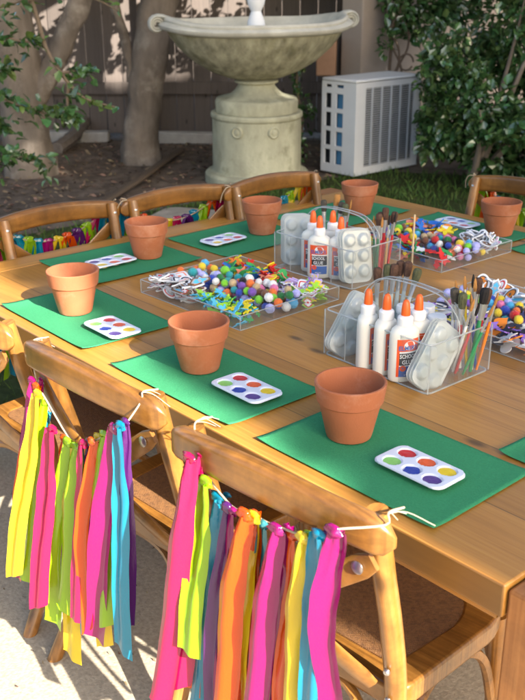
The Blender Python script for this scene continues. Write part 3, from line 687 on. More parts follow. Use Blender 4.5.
CH['3'] = dup(near2, (-.270,-.034,0), (0,0,R(4.5)), 'sunlit chair nearest the camera, its garland starting with a wide pink ribbon', GC)
CH['1'] = dup(near2, (-1.115,-.045,0), (0,0,R(2)), 'sunlit chair cut off by the left border of the photo', GC)
CH['E'] = dup(near2, (-1.555,.375,0), (0,0,R(-92.5)), 'shaded chair on the far left, tucked in before the soil bed', GC)
CH['F'] = dup(near2, (-1.520,.735,0), (0,0,R(-96)), 'shaded chair behind the flower pot left of the fountain drum', GC)
CH['G'] = dup(near2, (-1.475,1.058,0), (0,0,R(-92)), 'shaded chair right in front of the fountain drum', GC)
CH['H'] = dup(near2, (-1.025,1.455,0), (0,0,R(180)), 'shaded chair at the far right, below the big evergreen shrub', GC)

# ================================================================== RIBBON GARLANDS
RC = dict(magenta=(.235,.001,.095), pink=(.35,.004,.062), orange=(.56,.062,.001), yellow=(.56,.41,.012), lime=(.21,.38,.005), turquoise=(.002,.18,.29), purple=(.07,.008,.10), teal=(.03,.18,.20))
RM = {k: mat('satin_'+k, c, .20, .8, trans=.20, sheen=.0, bump=(350,.10)) for k, c in RC.items()}
m_twine = mat('twine', (.36,.28,.19), .9, .1)
def ribbon(g, top, bot, w, tail=None, ph=0.0, fold=.006, knot=.008, gather=.5, nu=10, nv=26):
    top = Vector(top); bot = Vector(bot); out = Vector((bot.x-top.x, bot.y-top.y, 0)); ax = tail or Vector((1,0,0))
    nrm = Vector((0,0,1)).cross(ax).normalized()
    if nrm.dot(Vector((bot.x-top.x, bot.y-top.y, 0))) < 0: nrm = -nrm
    slant = random.choice((-1,1))*random.uniform(.1,.5)*w
    sw = random.uniform(-.005,.005); tw = random.uniform(-.12,.12); kk = random.uniform(.75,1.15)
    def f(u, v):
        c = top.lerp(bot, v); bulge = math.sin(PI*min(1, v*1.15))*.006
        wv = w*(gather+(1-gather)*min(1, v*3.4)**.7)
        uu = (u-.5)
        d = -uu*wv*.42*min(1, v*3) + fold*(1-.35*v)*.62*math.asin(max(-1, min(1, .97*math.cos(uu*2*PI*kk+ph+v*1.1)))) + .0035*math.sin(v*7+ph*2) + bulge + .0022*math.sin(uu*17+ph+v*9)*max(0, 1-v*3) + .0012*math.sin(v*31+ph*3+uu*4)*(1-v)
        c = c + ax*(uu*wv*math.cos(tw*v*.8) + sw*math.sin(v*5+ph)) + nrm*(d + uu*wv*math.sin(tw*v*.8)*.8)
        if v > .999: c = c+Vector((0,0,slant*uu*2))
        return c
    g.grid(f, nu, nv)
    # gathered knot round the string, creased like pulled satin
    vs = []; n_, m_ = 16, 9; q0 = random.uniform(0, 6); hx = max(knot*1.05, w*gather*.50)
    for j in range(m_+1):
        t_ = -PI/2+PI*j/m_
        for i in range(n_):
            q = 2*PI*i/n_; cr_ = 1+.20*math.sin(q*4+q0+j*.6)+.16*math.sin(j*1.9+q0)
            vs.append(top+ax*(hx*math.cos(t_)*math.cos(q)*cr_)+nrm*(knot*.5*math.cos(t_)*math.sin(q)*cr_+.002)+Vector((0,0,knot*(.95+.2*math.sin(q0))*math.sin(t_)+.001)))
    g.add(vs, [(j*n_+i, j*n_+(i+1) % n_, (j+1)*n_+(i+1) % n_, (j+1)*n_+i) for j in range(m_) for i in range(n_)])
G2 = [
    ('magenta', -0.821, -0.143, 0.593, -0.837, -0.196, 0.226, 0.0276),
    ('orange', -0.809, -0.143, 0.586, -0.869, -0.193, 0.201, 0.0202),
    ('yellow', -0.769, -0.161, 0.592, -0.806, -0.223, 0.255, 0.0307),
    ('lime', -0.772, -0.152, 0.576, -0.797, -0.204, 0.242, 0.0231),
    ('turquoise', -0.783, -0.143, 0.548, -0.805, -0.185, 0.269, 0.0173),
    ('pink', -0.730, -0.161, 0.544, -0.744, -0.215, 0.221, 0.0322),
    ('orange', -0.730, -0.143, 0.522, -0.771, -0.180, 0.201, 0.0233),
    ('lime', -0.702, -0.152, 0.529, -0.742, -0.193, 0.174, 0.0309),
    ('yellow', -0.700, -0.143, 0.521, -0.717, -0.175, 0.111, 0.0392),
    ('lime', -0.678, -0.152, 0.529, -0.694, -0.188, 0.226, 0.0316),
    ('turquoise', -0.688, -0.143, 0.519, -0.673, -0.169, 0.186, 0.0169),
    ('pink', -0.637, -0.161, 0.554, -0.648, -0.199, 0.242, 0.0163),
    ('purple', -0.652, -0.143, 0.545, -0.673, -0.164, 0.248, 0.0147),
    ('orange', -0.612, -0.161, 0.568, -0.628, -0.193, 0.229, 0.0198),
    ('yellow', -0.622, -0.143, 0.563, -0.629, -0.159, 0.180, 0.0352),
    ('lime', -0.589, -0.152, 0.584, -0.587, -0.172, 0.257, 0.0317),
    ('magenta', -0.546, -0.161, 0.613, -0.613, -0.185, 0.214, 0.0361),
    ('turquoise', -0.529, -0.161, 0.624, -0.533, -0.183, 0.241, 0.0259),
    ('purple', -0.530, -0.152, 0.627, -0.536, -0.164, 0.278, 0.0171),
]
G3 = [
    ('pink', -0.370, -0.161, 0.638, -0.382, -0.216, 0.257, 0.0414),
    ('orange', -0.379, -0.143, 0.613, -0.364, -0.181, 0.275, 0.0348),
    ('lime', -0.349, -0.152, 0.608, -0.345, -0.194, 0.361, 0.0360),
    ('turquoise', -0.337, -0.143, 0.587, -0.348, -0.176, 0.229, 0.0322),
    ('purple', -0.306, -0.152, 0.589, -0.313, -0.189, 0.244, 0.0172),
    ('magenta', -0.294, -0.152, 0.589, -0.294, -0.186, 0.259, 0.0139),
    ('orange', -0.262, -0.161, 0.603, -0.278, -0.199, 0.267, 0.0335),
    ('yellow', -0.256, -0.152, 0.598, -0.271, -0.180, 0.260, 0.0276),
    ('teal', -0.248, -0.143, 0.588, -0.264, -0.162, 0.253, 0.0232),
    ('magenta', -0.205, -0.161, 0.609, -0.224, -0.191, 0.293, 0.0295),
    ('purple', -0.213, -0.143, 0.591, -0.226, -0.156, 0.269, 0.0272),
    ('orange', -0.187, -0.152, 0.605, -0.190, -0.169, 0.303, 0.0160),
    ('yellow', -0.161, -0.161, 0.619, -0.161, -0.182, 0.330, 0.0212),
    ('lime', -0.159, -0.152, 0.616, -0.156, -0.163, 0.317, 0.0243),
    ('turquoise', -0.134, -0.161, 0.636, -0.132, -0.177, 0.347, 0.0263),
    ('purple', -0.138, -0.143, 0.629, -0.144, -0.142, 0.327, 0.0143),
    ('magenta', -0.113, -0.161, 0.651, -0.104, -0.171, 0.410, 0.0265),
]
def garland_world(rows, label, base, ends):
    t = thing('ribbon_garland', label, 'garland', base, group='ribbon garlands on the chair backs'); B = Vector(base)
    tops = sorted([Vector(r[1:4]) for r in rows], key=lambda p: p.x)
    g = MB(); a, b = [Vector(e) for e in ends]
    path = [a+Vector((.0,.03,.012)), a+Vector((0,.004,.014)), a] + tops[::2] + [b, b+Vector((0,.004,.014)), b+Vector((0,.03,.010))]
    g.tube([p-B for p in smoothpath(path, 4)], .0014, 6)
    for e in (a, b):
        for q in range(3):
            d_ = Vector((random.uniform(-.01,.02), random.uniform(.02,.05), random.uniform(-.004,.012))); g.tube([p-B for p in smoothpath([e+Vector((0,.004,.013)), e+d_*.5+Vector((0,0,.010)), e+d_+Vector((.006*q,0,-.004*q))], 4)], .0006, 5)
    g.build('twine', m_twine, t)
    for i, (c, xt, yt, zt, xb, yb, zb, w_) in enumerate(rows):
        w_ = min(w_*.98+.003, .033); g = MB(); ribbon(g, Vector((xt,yt-.006,zt))-B, Vector((xb,yb-.006,zb))-B, w_, ph=i*2.1, fold=.001+.21*w_, knot=.0085, gather=.75)
        if i % 3 == 0 and w_ > .03:   # the knot's second tail, behind the first
            ribbon(g, Vector((xt+.004,yt+.008,zt))-B, Vector((xb+.012,yb+.018,zb+random.uniform(.015,.04)))-B, w_*.8, ph=i*1.3, fold=.005, knot=.004)
        g.build('ribbon', RM[c], t, smooth=70)
    return t
garland_world(G2, 'garland of long satin ribbons starting magenta at left, on the chair between two sunlit chairs', (-.68,-.16,0), ((-.842,-.132,.640),(-.535,-.128,.648)))
garland_world(G3, 'biggest garland of satin ribbons, wide pink ribbon at its left, on the nearest chair', (-.26,-.16,0), ((-.405,-.132,.650),(-.085,-.115,.650)))
def garland_local(ch, label, cols, n=12):
    t = thing('ribbon_garland', label, 'garland', CH[ch].location, CH[ch].rotation_euler, 'ribbon garlands on the chair backs')
    tops = []; rng = random.Random(ord(ch))
    for i in range(n):
        u = -1+2*i/(n-1); tops.append(Vector((.158*u, -.130+.016*u*u+rng.uniform(-.003,.003), .625-.062*(1-u*u))))
    g = MB(); g.tube(smoothpath([(-.170,-.085,.655),(-.176,-.10,.652)]+tops[::2]+[(.176,-.10,.652),(.170,-.085,.655)], 4), .0018, 6)
    g.tube(smoothpath([(.166,-.085,.652),(.185,-.082,.650),(.197,-.085,.632),(.200,-.09,.61)], 5), .0016, 6); g.build('twine', m_twine, t)
    for i, p in enumerate(tops):
        c = cols[i % len(cols)]; g = MB()
        for sgn in (-1, 1):
            ribbon(g, p+Vector((.004*sgn, -.002*sgn, 0)), p+Vector((sgn*rng.uniform(.05,.12)+rng.uniform(-.04,.04), -.035+.004*sgn, -.33+rng.uniform(-.05,.04))), rng.uniform(.026,.034), ph=i*1.7+sgn, fold=.007, knot=.0085, gather=.66, nu=10, nv=24)
        g.build('ribbon', RM[c], t, smooth=70)
    return t
garland_local('E', 'knotted ribbon garland seen under the rail of the far left shaded chair', ['turquoise','pink','lime','purple','orange','yellow','magenta','turquoise','lime'])
garland_local('F', 'knotted ribbon garland under the rail of the shaded chair left of the fountain', ['pink','orange','lime','turquoise','purple','pink','yellow','lime'])
garland_local('G', 'knotted ribbon garland under the rail of the chair before the fountain drum', ['orange','yellow','lime','turquoise','purple','pink'])
garland_local('H', 'ribbon garland on the far right chair, a few knots showing behind a pot', ['orange','lime','yellow','pink','turquoise'])
# ================================================================== ON THE TABLE
# ---- green paper sheets
m_paper = mat('green_paper', (.042,.25,.108), .88, .2, bump=(420,.35), var=(300,.10), trans=.08, objrand=.06)
def sheet(x0, x1, y0, y1, label, rot=0, curl=(.003,.003,.003,.003), seed=0):
    cx, cy = (x0+x1)/2, (y0+y1)/2; w_, h_ = x1-x0, y1-y0; g = MB()
    def f(u, v):
        x, y = (u-.5)*w_, (v-.5)*h_
        z = .0005+.0002*(1+noise.noise(Vector((x*9+seed, y*9, seed))))
        z += .55*curl[0]*max(0, 1-v*6)**2 + curl[1]*max(0, (v-.83)*6)**2 + curl[2]*max(0, 1-u*7)**2 + curl[3]*max(0, (u-.86)*7)**2
        return Vector((x, y, z))
    g.grid(f, 40, 28); o = g.build('paper_sheet', m_paper, smooth=60, solid=.0004)
    o.location = (cx, cy, HT); o.rotation_euler = (0,0,rot); return tag(o, label, 'paper', 'green paper sheets set out as place mats')
sheet(-1.287,-.948,.026,.240, 'green paper sheet at the table\'s left near corner, its front half in sunlight', R(-1.0), (.007,.002,.004,.003), 1)
sheet(-.857,-.522,.022,.226, 'green paper sheet along the near edge, between the sunlit corner sheet and the nearest one', 0, (.006,.002,.003,.003), 2)
sheet(-.464,-.127,.027,.246, 'largest looking green paper sheet, nearest the camera', R(.3), (.005,.002,.003,.002), 3)
sheet(-1.535,-1.278,.255,.565, 'green paper sheet under the leftmost pot on the far left side', R(0), (.003,.004,.003,.004), 4)
sheet(-1.500,-1.252,.620,.930, 'green paper sheet in the middle of the far left side, under the second pot', R(1.5), (.002,.003,.003,.003), 5)
sheet(-1.495,-1.265,.985,1.34, 'green paper sheet behind the rear clear caddy, under the pot near the air conditioner', R(1), (.002,.003,.003,.003), 6)
sheet(-1.200,-.862,1.165,1.375, 'green paper sheet along the table\'s far edge, a palette and pot on it', R(-2), (.002,.003,.003,.003), 7)
sheet(-.822,-.490,1.195,1.40, 'green paper sheet with only its left corner showing at the right border, far side', R(-1), (.003,.003,.005,.003), 8)
sheet(-.195,-.012,.262,.60, 'green paper sheet with only its left corner showing at the right border, near the front', R(0), (.005,.003,.004,.003), 9)

# ---- terracotta pots
m_ter = mat('terracotta', (.37,.122,.054), .78, .3, bump=(300,.10), var=(6,.16), mix=((.47,.235,.15), 9, .50, .76), objrand=.10)
def pot_mesh():
    g = MB()
    g.lathe([(.006,.0035),(.006,0),(.031,0),(.0340,.0015),(.0352,.005),(.0468,.0575),(.0472,.0592),(.0492,.0600),(.0505,.0612),(.0540,.0872),(.0543,.0895),(.0536,.0907),(.0515,.0912),(.0498,.0905),(.0493,.088),(.0462,.062),(.0445,.058),(.0318,.009),(.030,.0065),(.006,.0065),(.006,.0035)], 72, close=True)
    return g
pm = None
for (x, y, a, lab) in ((-1.154,.130,.3,'terracotta pot in sunlight at the table\'s left near corner'),(-.739,.135,1.1,'terracotta pot between the sunlit corner pot and the nearest pot along the near edge'),
                       (-.380,.141,2.2,'biggest looking terracotta pot, nearest the camera'),(-1.394,.482,3.3,'terracotta pot leftmost on the far left side, before the left shaded chairs'),
                       (-1.377,.848,4.0,'terracotta pot in the middle of the far left side, just below the fountain drum'),(-1.351,1.206,5.0,'terracotta pot in front of the white air conditioner'),
                       (-.934,1.311,.9,'terracotta pot on the far right before the far chair')):
    if pm is None: o = pot_mesh().build('flower_pot', m_ter, smooth=35); pm = o
    else: o = pm.copy(); COL.objects.link(o)
    o.location = (x, y, HT+.0016); o.rotation_euler = (0,0,a); tag(o, lab, 'flower pot', 'terracotta pots, one at each place')

# ---- paint palettes
PC = [('red',(.52,.015,.02)),('orange',(.72,.10,.015)),('yellow',(.78,.55,.01)),('green',(.25,.58,.13)),('blue',(.02,.05,.34)),('purple',(.09,.04,.22))]
m_pal = mat('palette_white', (.66,.70,.80), .35, .5)
WELL = [(-.036+.036*i, .0165-.033*j) for j in range(2) for i in range(3)]
def palette_mb(L=.122, W=.07, zt=.010, dp=.0075, nu=72, nv=42):
    g = MB(); rc = .016
    def f(u, v):
        y = (v-.5)*W; e = max(0, abs(y)-(W/2-rc)); hw = L/2-(rc-math.sqrt(max(0, rc*rc-e*e))); x = (2*u-1)*hw; z = zt
        for wx, wy in WELL:
            q = math.hypot((x-wx)/.0150, (y-wy)/.0135)
            if q < 1: z = zt-dp*min(1, (1-q*q)*1.9)
            elif q < 1.1: z = zt+.0005*(1.1-q)*10
        ed = min(1-abs(2*u-1), 1-abs(2*v-1))
        if ed < .03: z -= .0022
        return Vector((x, y, z))
    return g.grid(f, nu, nv)
pal0 = None
def palette(x, y, rot, label):
    global pal0
    if pal0 is None:
        t = thing('paint_palette', label, 'palette', (x,y,HT+.0018), (0,0,rot), 'paint palettes on the green sheets')
        palette_mb().build('tray', m_pal, t, smooth=50, solid=.0012)
        rng = random.Random(3)
        for (n, c), (wx, wy) in zip(PC, WELL):
            g = MB(); m_ = 28; amp = .22 if n == 'blue' else .07; ph = rng.uniform(0, 6)
            ol = [(wx+.0146*(1-amp*.5+amp*.5*math.sin(2*q+ph)+.3*amp*math.sin(5*q))*math.cos(q), wy+.0131*(1-amp*.4+amp*.5*math.sin(3*q+ph))*math.sin(q)) for q in [2*PI*k/m_ for k in range(m_)]]
            g.prism(ol, .004, .0087); o = g.build('paint', mat('paint_'+n, c, .3, .5, bump=(120,.3), var=(90,.12)), t, smooth=60, bevel=.001); o['label'] = n+' paint in its round well'
        pal0 = t; return t
    return dup(pal0, (x,y,HT+.0018), (0,0,rot), label)
palette(-.235,.131,R(0), 'six-colour paint palette nearest the camera, right of the biggest pot')
palette(-.604,.128,R(-.5), 'six-colour paint palette on the middle sheet of the near edge')
palette(-1.003,.122,R(-1), 'six-colour paint palette partly in sunlight beside the corner pot')
palette(-1.398,.375,R(-88), 'six-colour paint palette half hidden behind the sunlit corner pot')
palette(-1.372,.708,R(-86), 'six-colour paint palette lying between the two left side pots')
palette(-1.070,1.307,R(178), 'six-colour paint palette at the far edge, left of the far right pot')

# ---- clear trays and caddies
m_clr = clear_mat('clear_acrylic', haze=.042); m_edge_c = clear_mat('clear_acrylic_edge', (.86,.89,.89), haze=.42, gloss=.5)
def tray(label, x, y, rot, W=.335, D=.29, H=.030, div_y=(), div_x=()):
    t = thing('clear_tray', label, 'tray', (x,y,HT+.0005), (0,0,rot), 'clear divided trays of craft pieces')
    g = MB(); g.box(-W/2, W/2, -D/2, D/2, 0, .002); g.build('base', m_clr, t, smooth=0)
    g = MB(); th = .002
    g.box(-W/2, W/2, -D/2, -D/2+th, .0021, H); g.box(-W/2, W/2, D/2-th, D/2, .0021, H); g.box(-W/2, -W/2+th, -D/2+th, D/2-th, .0021, H); g.box(W/2-th, W/2, -D/2+th, D/2-th, .0021, H)
    for yy in div_y: g.box(-W/2+th, W/2-th, yy-.0008, yy+.0008, .0021, H-.004)
    for xx, ya, yb in div_x: g.box(xx-.0008, xx+.0008, ya+.001, yb-.001, .0021, H-.004)
    g.build('wall', m_clr, t, smooth=0)
    g = MB(); r = .0011; c = [(-W/2+.001,-D/2+.001),(W/2-.001,-D/2+.001),(W/2-.001,D/2-.001),(-W/2+.001,D/2-.001)]
    for i in range(4):
        a, b = c[i], c[(i+1) % 4]; g.tube([(*a,H+.0003),(*b,H+.0003)], r, 6); g.tube([(*a,.003),(*a,H)], r, 6); g.tube([(*a,.001),(*b,.001)], r, 6)
    g.build('rim', m_edge_c, t); return t
T1 = (-1.005,.450,R(1)); T2 = (-.975,1.055,R(-1)); T3 = (-.505,.735,R(-2))
tray('clear divided tray of pom-poms and foam shapes left of both clear caddies', *T1, .335,.285,.030,(-.052,.045),((-.02,-.14,-.052),(.06,.045,.14)))
tray('clear divided tray of red and green shapes and pom-poms behind the rear caddy\'s brushes', *T2, .325,.275,.030,(-.045,.05),((.03,.05,.135),))
tray('clear divided tray of stars and pom-poms cut off by the right border', *T3, .335,.285,.030,(-.045,.052),((.0,-.14,-.045),))

def caddy(label, x, y, rot, W=.25, D=.168, H=.088):
    t = thing('clear_caddy', label, 'caddy', (x,y,HT+.0005), (0,0,rot), 'clear handled craft caddies'); th = .0025
    g = MB(); g.box(-W/2, W/2, -D/2, D/2, 0, .0025); g.build('base', m_clr, t, smooth=0)
    g = MB(); g.box(-W/2, W/2, -D/2, -D/2+th, .0026, H); g.box(-W/2, W/2, D/2-th, D/2, .0026, H); g.box(-W/2, -W/2+th, -D/2+th, D/2-th, .0026, H); g.box(W/2-th, W/2, -D/2+th, D/2-th, .0026, H); g.build('wall', m_clr, t, smooth=0)
    g = MB(); g.box(-W/2+th, W/2-th, .012, .0145, .0026, H-.004); g.box(-.072, -.0698, -D/2+th, .0119, .0026, H-.008); g.box(.058, .0602, -D/2+th, .0119, .0026, H-.008); g.box(.066, .0682, .0146, D/2-th, .0026, H-.006); g.box(-.062,-.0598,.0146,D/2-th,.0026,H-.006)
    g.build('divider', m_clr, t, smooth=0)
    g = MB(); r = .0015; c = rrect(W-.003, D-.003, .012, 4); n = len(c)
    for z in (H, .0015): g.tube([(*c[i % n], z) for i in range(n+1)], r, 6, caps=False)
    for sx in (-1, 1):
        for sy in (-1, 1): g.tube([(sx*(W/2-.0015), sy*(D/2-.0015), .002), (sx*(W/2-.0015), sy*(D/2-.0015), H)], .0012, 6)
    for px_, py_ in ((-.071,-D/2+.002),(.059,-D/2+.002)): g.tube([(px_,py_,.003),(px_,py_,H)], .001, 6)
    g.build('rim', m_edge_c, t)
    g = MB(); pts = smoothpath([(-W/2+.012,.0132,H-.006),(-W/2+.018,.0132,H+.022),(-W/2+.05,.0132,H+.050),(-.03,.0132,H+.058),(.03,.0132,H+.058),(W/2-.05,.0132,H+.050),(W/2-.018,.0132,H+.022),(W/2-.012,.0132,H-.006)], 6)
    for oy in (-.0075, .0075): g.tube([p+Vector((0,oy,0)) for p in pts], .0013, 8)
    n = len(pts); g.cur = 1; g.add([p+Vector((0,s*.0065,.001)) for p in pts for s in (-1,1)]+[p+Vector((0,s*.0065,-.001)) for p in pts for s in (-1,1)], [(2*i,2*i+1,2*i+3,2*i+2) for i in range(n-1)]+[(2*n+2*i+1,2*n+2*i,2*n+2*i+2,2*n+2*i+3) for i in range(n-1)])
    g.build('handle', [m_edge_c, m_clr], t); return t
C1 = (-.516,.430,R(-1)); C2 = (-.993,.742,R(2))
caddy('clear handled caddy of glue bottles and brushes nearest the camera', *C1)
caddy('clear handled caddy of glue bottles farther back, behind the pom-pom tray', *C2)
def w2(C, x, y): return (C[0]+x*math.cos(C[2])-y*math.sin(C[2]), C[1]+x*math.sin(C[2])+y*math.cos(C[2]))

# ---- glue bottles
m_glue = mat('glue_white', (.82,.80,.72), .3, .5, trans=.15); m_cap = mat('cap_white', (.82,.82,.82), .4); m_noz = mat('nozzle_orange', (.80,.12,.015), .35, .5)
def text_mb(txt, width, height, bold=.0):
    cu_ = bpy.data.curves.new('t', 'FONT'); cu_.body = txt; cu_.align_x = 'CENTER'; cu_.align_y = 'CENTER'; cu_.size = 1; cu_.offset = bold; cu_.resolution_u = 2; cu_.fill_mode = 'BOTH'
    o = bpy.data.objects.new('t', cu_); COL.objects.link(o); dg = bpy.context.evaluated_depsgraph_get(); dg.update()
    me = bpy.data.meshes.new_from_object(o.evaluated_get(dg)); vs = [v.co.copy() for v in me.vertices]; fs = [tuple(p.vertices) for p in me.polygons]
    bpy.data.objects.remove(o); bpy.data.curves.remove(cu_); bpy.data.meshes.remove(me)
    xs = [v.x for v in vs]; ys = [v.y for v in vs]; cx, cy = (min(xs)+max(xs))/2, (min(ys)+max(ys))/2
    sx, sy = width/(max(xs)-min(xs)), height/(max(ys)-min(ys))
    return [((v.x-cx)*sx, (v.y-cy)*sy) for v in vs], fs
BA, BB = .0270, .0172
def onb(x, z, e): return Vector((x, -BB*math.sqrt(max(.0, 1-(x/BA)**2))-e, z))
def bottle(label, x, y, rot):
    t = thing('glue_bottle', label, 'glue bottle', (x,y,HT+.0034), (0,0,rot), 'white glue bottles in the caddies')
    g = MB(); g.lathe([(0,0),(.92,0),(.985,.003),(1,.007),(1,.078),(.97,.086),(.86,.0925),(.62,.097),(.47,.099),(.44,.104),(0,.104)], 36, sx=BA, sy=BB); 
    g.v = [(vx, vy if vz < .09 else vy*(1+(vz-.09)*38), vz) for vx, vy, vz in g.v]
    g.build('body', m_glue, t, smooth=50)
    g = MB(); vs = []; n = 40
    for (r, z) in ((.0128,.0985),(.0131,.0995),(.0129,.112),(.0115,.1145),(.0085,.116),(0,.116)):
        for k in range(n): rr = r*(1+(.025 if k % 2 and .099 < z < .113 else 0)); vs.append((rr*math.cos(2*PI*k/n), rr*math.sin(2*PI*k/n), z))
    g.add(vs, [(i*n+k, i*n+(k+1) % n, (i+1)*n+(k+1) % n, (i+1)*n+k) for i in range(5) for k in range(n)]); g.build('cap', m_cap, t, smooth=30)
    g = MB(); g.lathe([(.0078,.1155),(.0080,.119),(.0072,.129),(.0060,.1375),(.0045,.1415),(.0022,.1432),(0,.1435)], 24); g.build('nozzle', m_noz, t, smooth=50)
    # printed label on the front face
    lb = MB(); X = .0195
    def patch(x0, x1, z0, z1, e): lb.grid(lambda u, v: onb(x0+(x1-x0)*u, z0+(z1-z0)*v, e), 14, 1)
    lb.cur = 0; patch(-X, X, .010, .078, .0003)
    lb.cur = 1; patch(-X, X, .056, .078, .0005); patch(-X, -X+.004, .010, .056, .0005)
    lb.cur = 2; patch(-X+.004, X, .031, .053, .0005)
    lb.cur = 3; patch(-X+.004, X, .010, .029, .0005)
    lb.cur = 1; m_ = 16; lb.add([onb(-.009+.0055*math.cos(2*PI*k/m_), .0255+.0055*math.sin(2*PI*k/m_), .0008) for k in range(m_)], [tuple(range(m_))])
    lb.cur = 0; m_ = 20; lb.add([onb(.002+.0105*math.cos(2*PI*k/m_), .0665+.0085*math.sin(2*PI*k/m_), .0007) for k in range(m_)], [tuple(range(m_))])
    lm = [mat('label_white', (.8,.8,.8), .4), mat('label_orange', (.74,.09,.02), .4), mat('label_black', (.03,.035,.04), .4), mat('label_blue', (.04,.13,.42), .4)]
    lo = lb.build('label', lm, t, smooth=0)
    for txt, w_, h_, zc, mm in (("ELMER'S", .034, .0085, .0625, lm[3]), ('SCHOOL', .030, .0075, .0475, lm[0]), ('GLUE', .022, .0075, .0370, lm[0]), ('4 FL OZ', .014, .0030, .0135, lm[0])):
        v2, fs = text_mb(txt, w_, h_, .02); g = MB(); g.add([onb(a, zc+b, .0011) for a, b in v2], fs); g.build('lettering', mm, lo, smooth=0)
    return t
b0 = bottle('white glue bottle leftmost of four in the front caddy, orange tip', -.548,.362, R(112))
for (x, y, r_, lab) in ((-.508,.365,100,'white glue bottle second from left in the front caddy, seen edge on'),(-.466,.365,68,'white glue bottle in the front caddy with its whole label facing the camera'),
                        (-.470,.404,60,'white glue bottle standing behind the labelled one in the front caddy'),
                        (-1.030,.700,42,'white glue bottle leftmost in the rear caddy'),(-.985,.677,38,'white glue bottle in the rear caddy with its label facing the camera'),
                        (-1.000,.735,50,'white glue bottle at the back of the group in the rear caddy'),(-.945,.705,48,'white glue bottle rightmost in the rear caddy, beside the pale palettes')):
    dup(b0, (x,y,HT+.0034), (0,0,R(r_)), lab)

# ---- spare pale palettes standing in the caddies
m_spare = clear_mat('palette_translucent', (.90,.96,.95), haze=.62, gloss=.6)
sp = palette_mb(nu=48, nv=28)
def spare(x, y, z, rx, ry, rz, label):
    o = spare.p.copy() if spare.p else None
    if o is None: o = sp.build('spare_palette', m_spare, smooth=50, solid=.001); spare.p = o
    else: COL.objects.link(o)
    o.location = (x, y, HT+z); o.matrix_world = Matrix.Translation((x, y, HT+z)) @ Matrix.Rotation(R(rz), 4, 'Z') @ Matrix.Rotation(R(rx), 4, 'X') @ Matrix.Rotation(R(ry), 4, 'Z') @ Matrix.Rotation(PI, 4, 'X')
    return tag(o, label, 'palette', 'pale spare palettes standing in the caddies')
spare.p = None
def stackp(C, lx, ly, z, tilt, dirz, n, lab, dx, inpl=90):
    names = ('outermost', 'second', 'third', 'innermost')
    for i in range(n):
        x, y = w2(C, lx+dx[0]*i, ly+dx[1]*i)
        spare(x, y, z, tilt, inpl, math.degrees(C[2])+dirz, names[i]+' '+lab)
stackp(C1, .096,-.035,.050, 78, 84, 3, 'clear white palette of those slanting at the front caddy\'s right end', (.0065,.000), 48)
stackp(C1, -.098,-.036,.052, 80, 82, 3, 'clear white palette of those leaning at the front caddy\'s left end', (.0065,.000), 50)
stackp(C2, .098,-.034,.064, 80, 65, 3, 'clear white palette of those upright at the rear caddy\'s right end', (-.0065,-.001))
stackp(C2, -.105,-.030,.064, 84, 50, 3, 'clear white palette of those upright at the rear caddy\'s left end', (.0065,-.001))

# ---- small paint jars
def jar(label, x, y, z=.0034):
    if jar.p is None:
        t = thing('paint_jar', label, 'jar', (x,y,HT+z), (0,0,0), 'small white-lidded paint jars in the caddies')
        g = MB(); g.lathe([(0,0),(.0145,0),(.0155,.002),(.0155,.070),(.014,.074),(0,.074)], 28); g.build('jar_body', mat('jar_pale', (.70,.76,.82), .3, .5, trans=.25), t)
        g = MB(); g.lathe([(.01555,.028),(.01575,.0285),(.01575,.058),(.01555,.0585)], 28); g.build('label_band', mat('jar_label', (.12,.36,.60), .5), t)
        g = MB(); g.lathe([(.0158,.074),(.0168,.075),(.0168,.086),(.0158,.0885),(0,.0888)], 28); g.build('lid', m_cap, t); jar.p = t; return t
    return dup(jar.p, (x,y,HT+z), (0,0,random.uniform(0,6)), label)
jar.p = None
for i, (lx, ly, lab) in enumerate(((-.035,.036,'white-lidded paint jar behind the front caddy\'s bottles, leftmost of four'),(.000,.034,'white-lidded paint jar in the front caddy, just behind the rearmost orange tip'),(-.012,.066,'white-lidded paint jar in the front caddy, at the back under the handle'),(.040,.035,'white-lidded paint jar in the front caddy beside the right brushes'))):
    jar(lab, *w2(C1, lx, ly))
for i, (lx, ly, lab) in enumerate(((-.02,.034,'white-lidded paint jar in the rear caddy behind the bottles'),(.03,.038,'white-lidded paint jar in the rear caddy beside the brushes'))):
    jar(lab, *w2(C2, lx, ly))

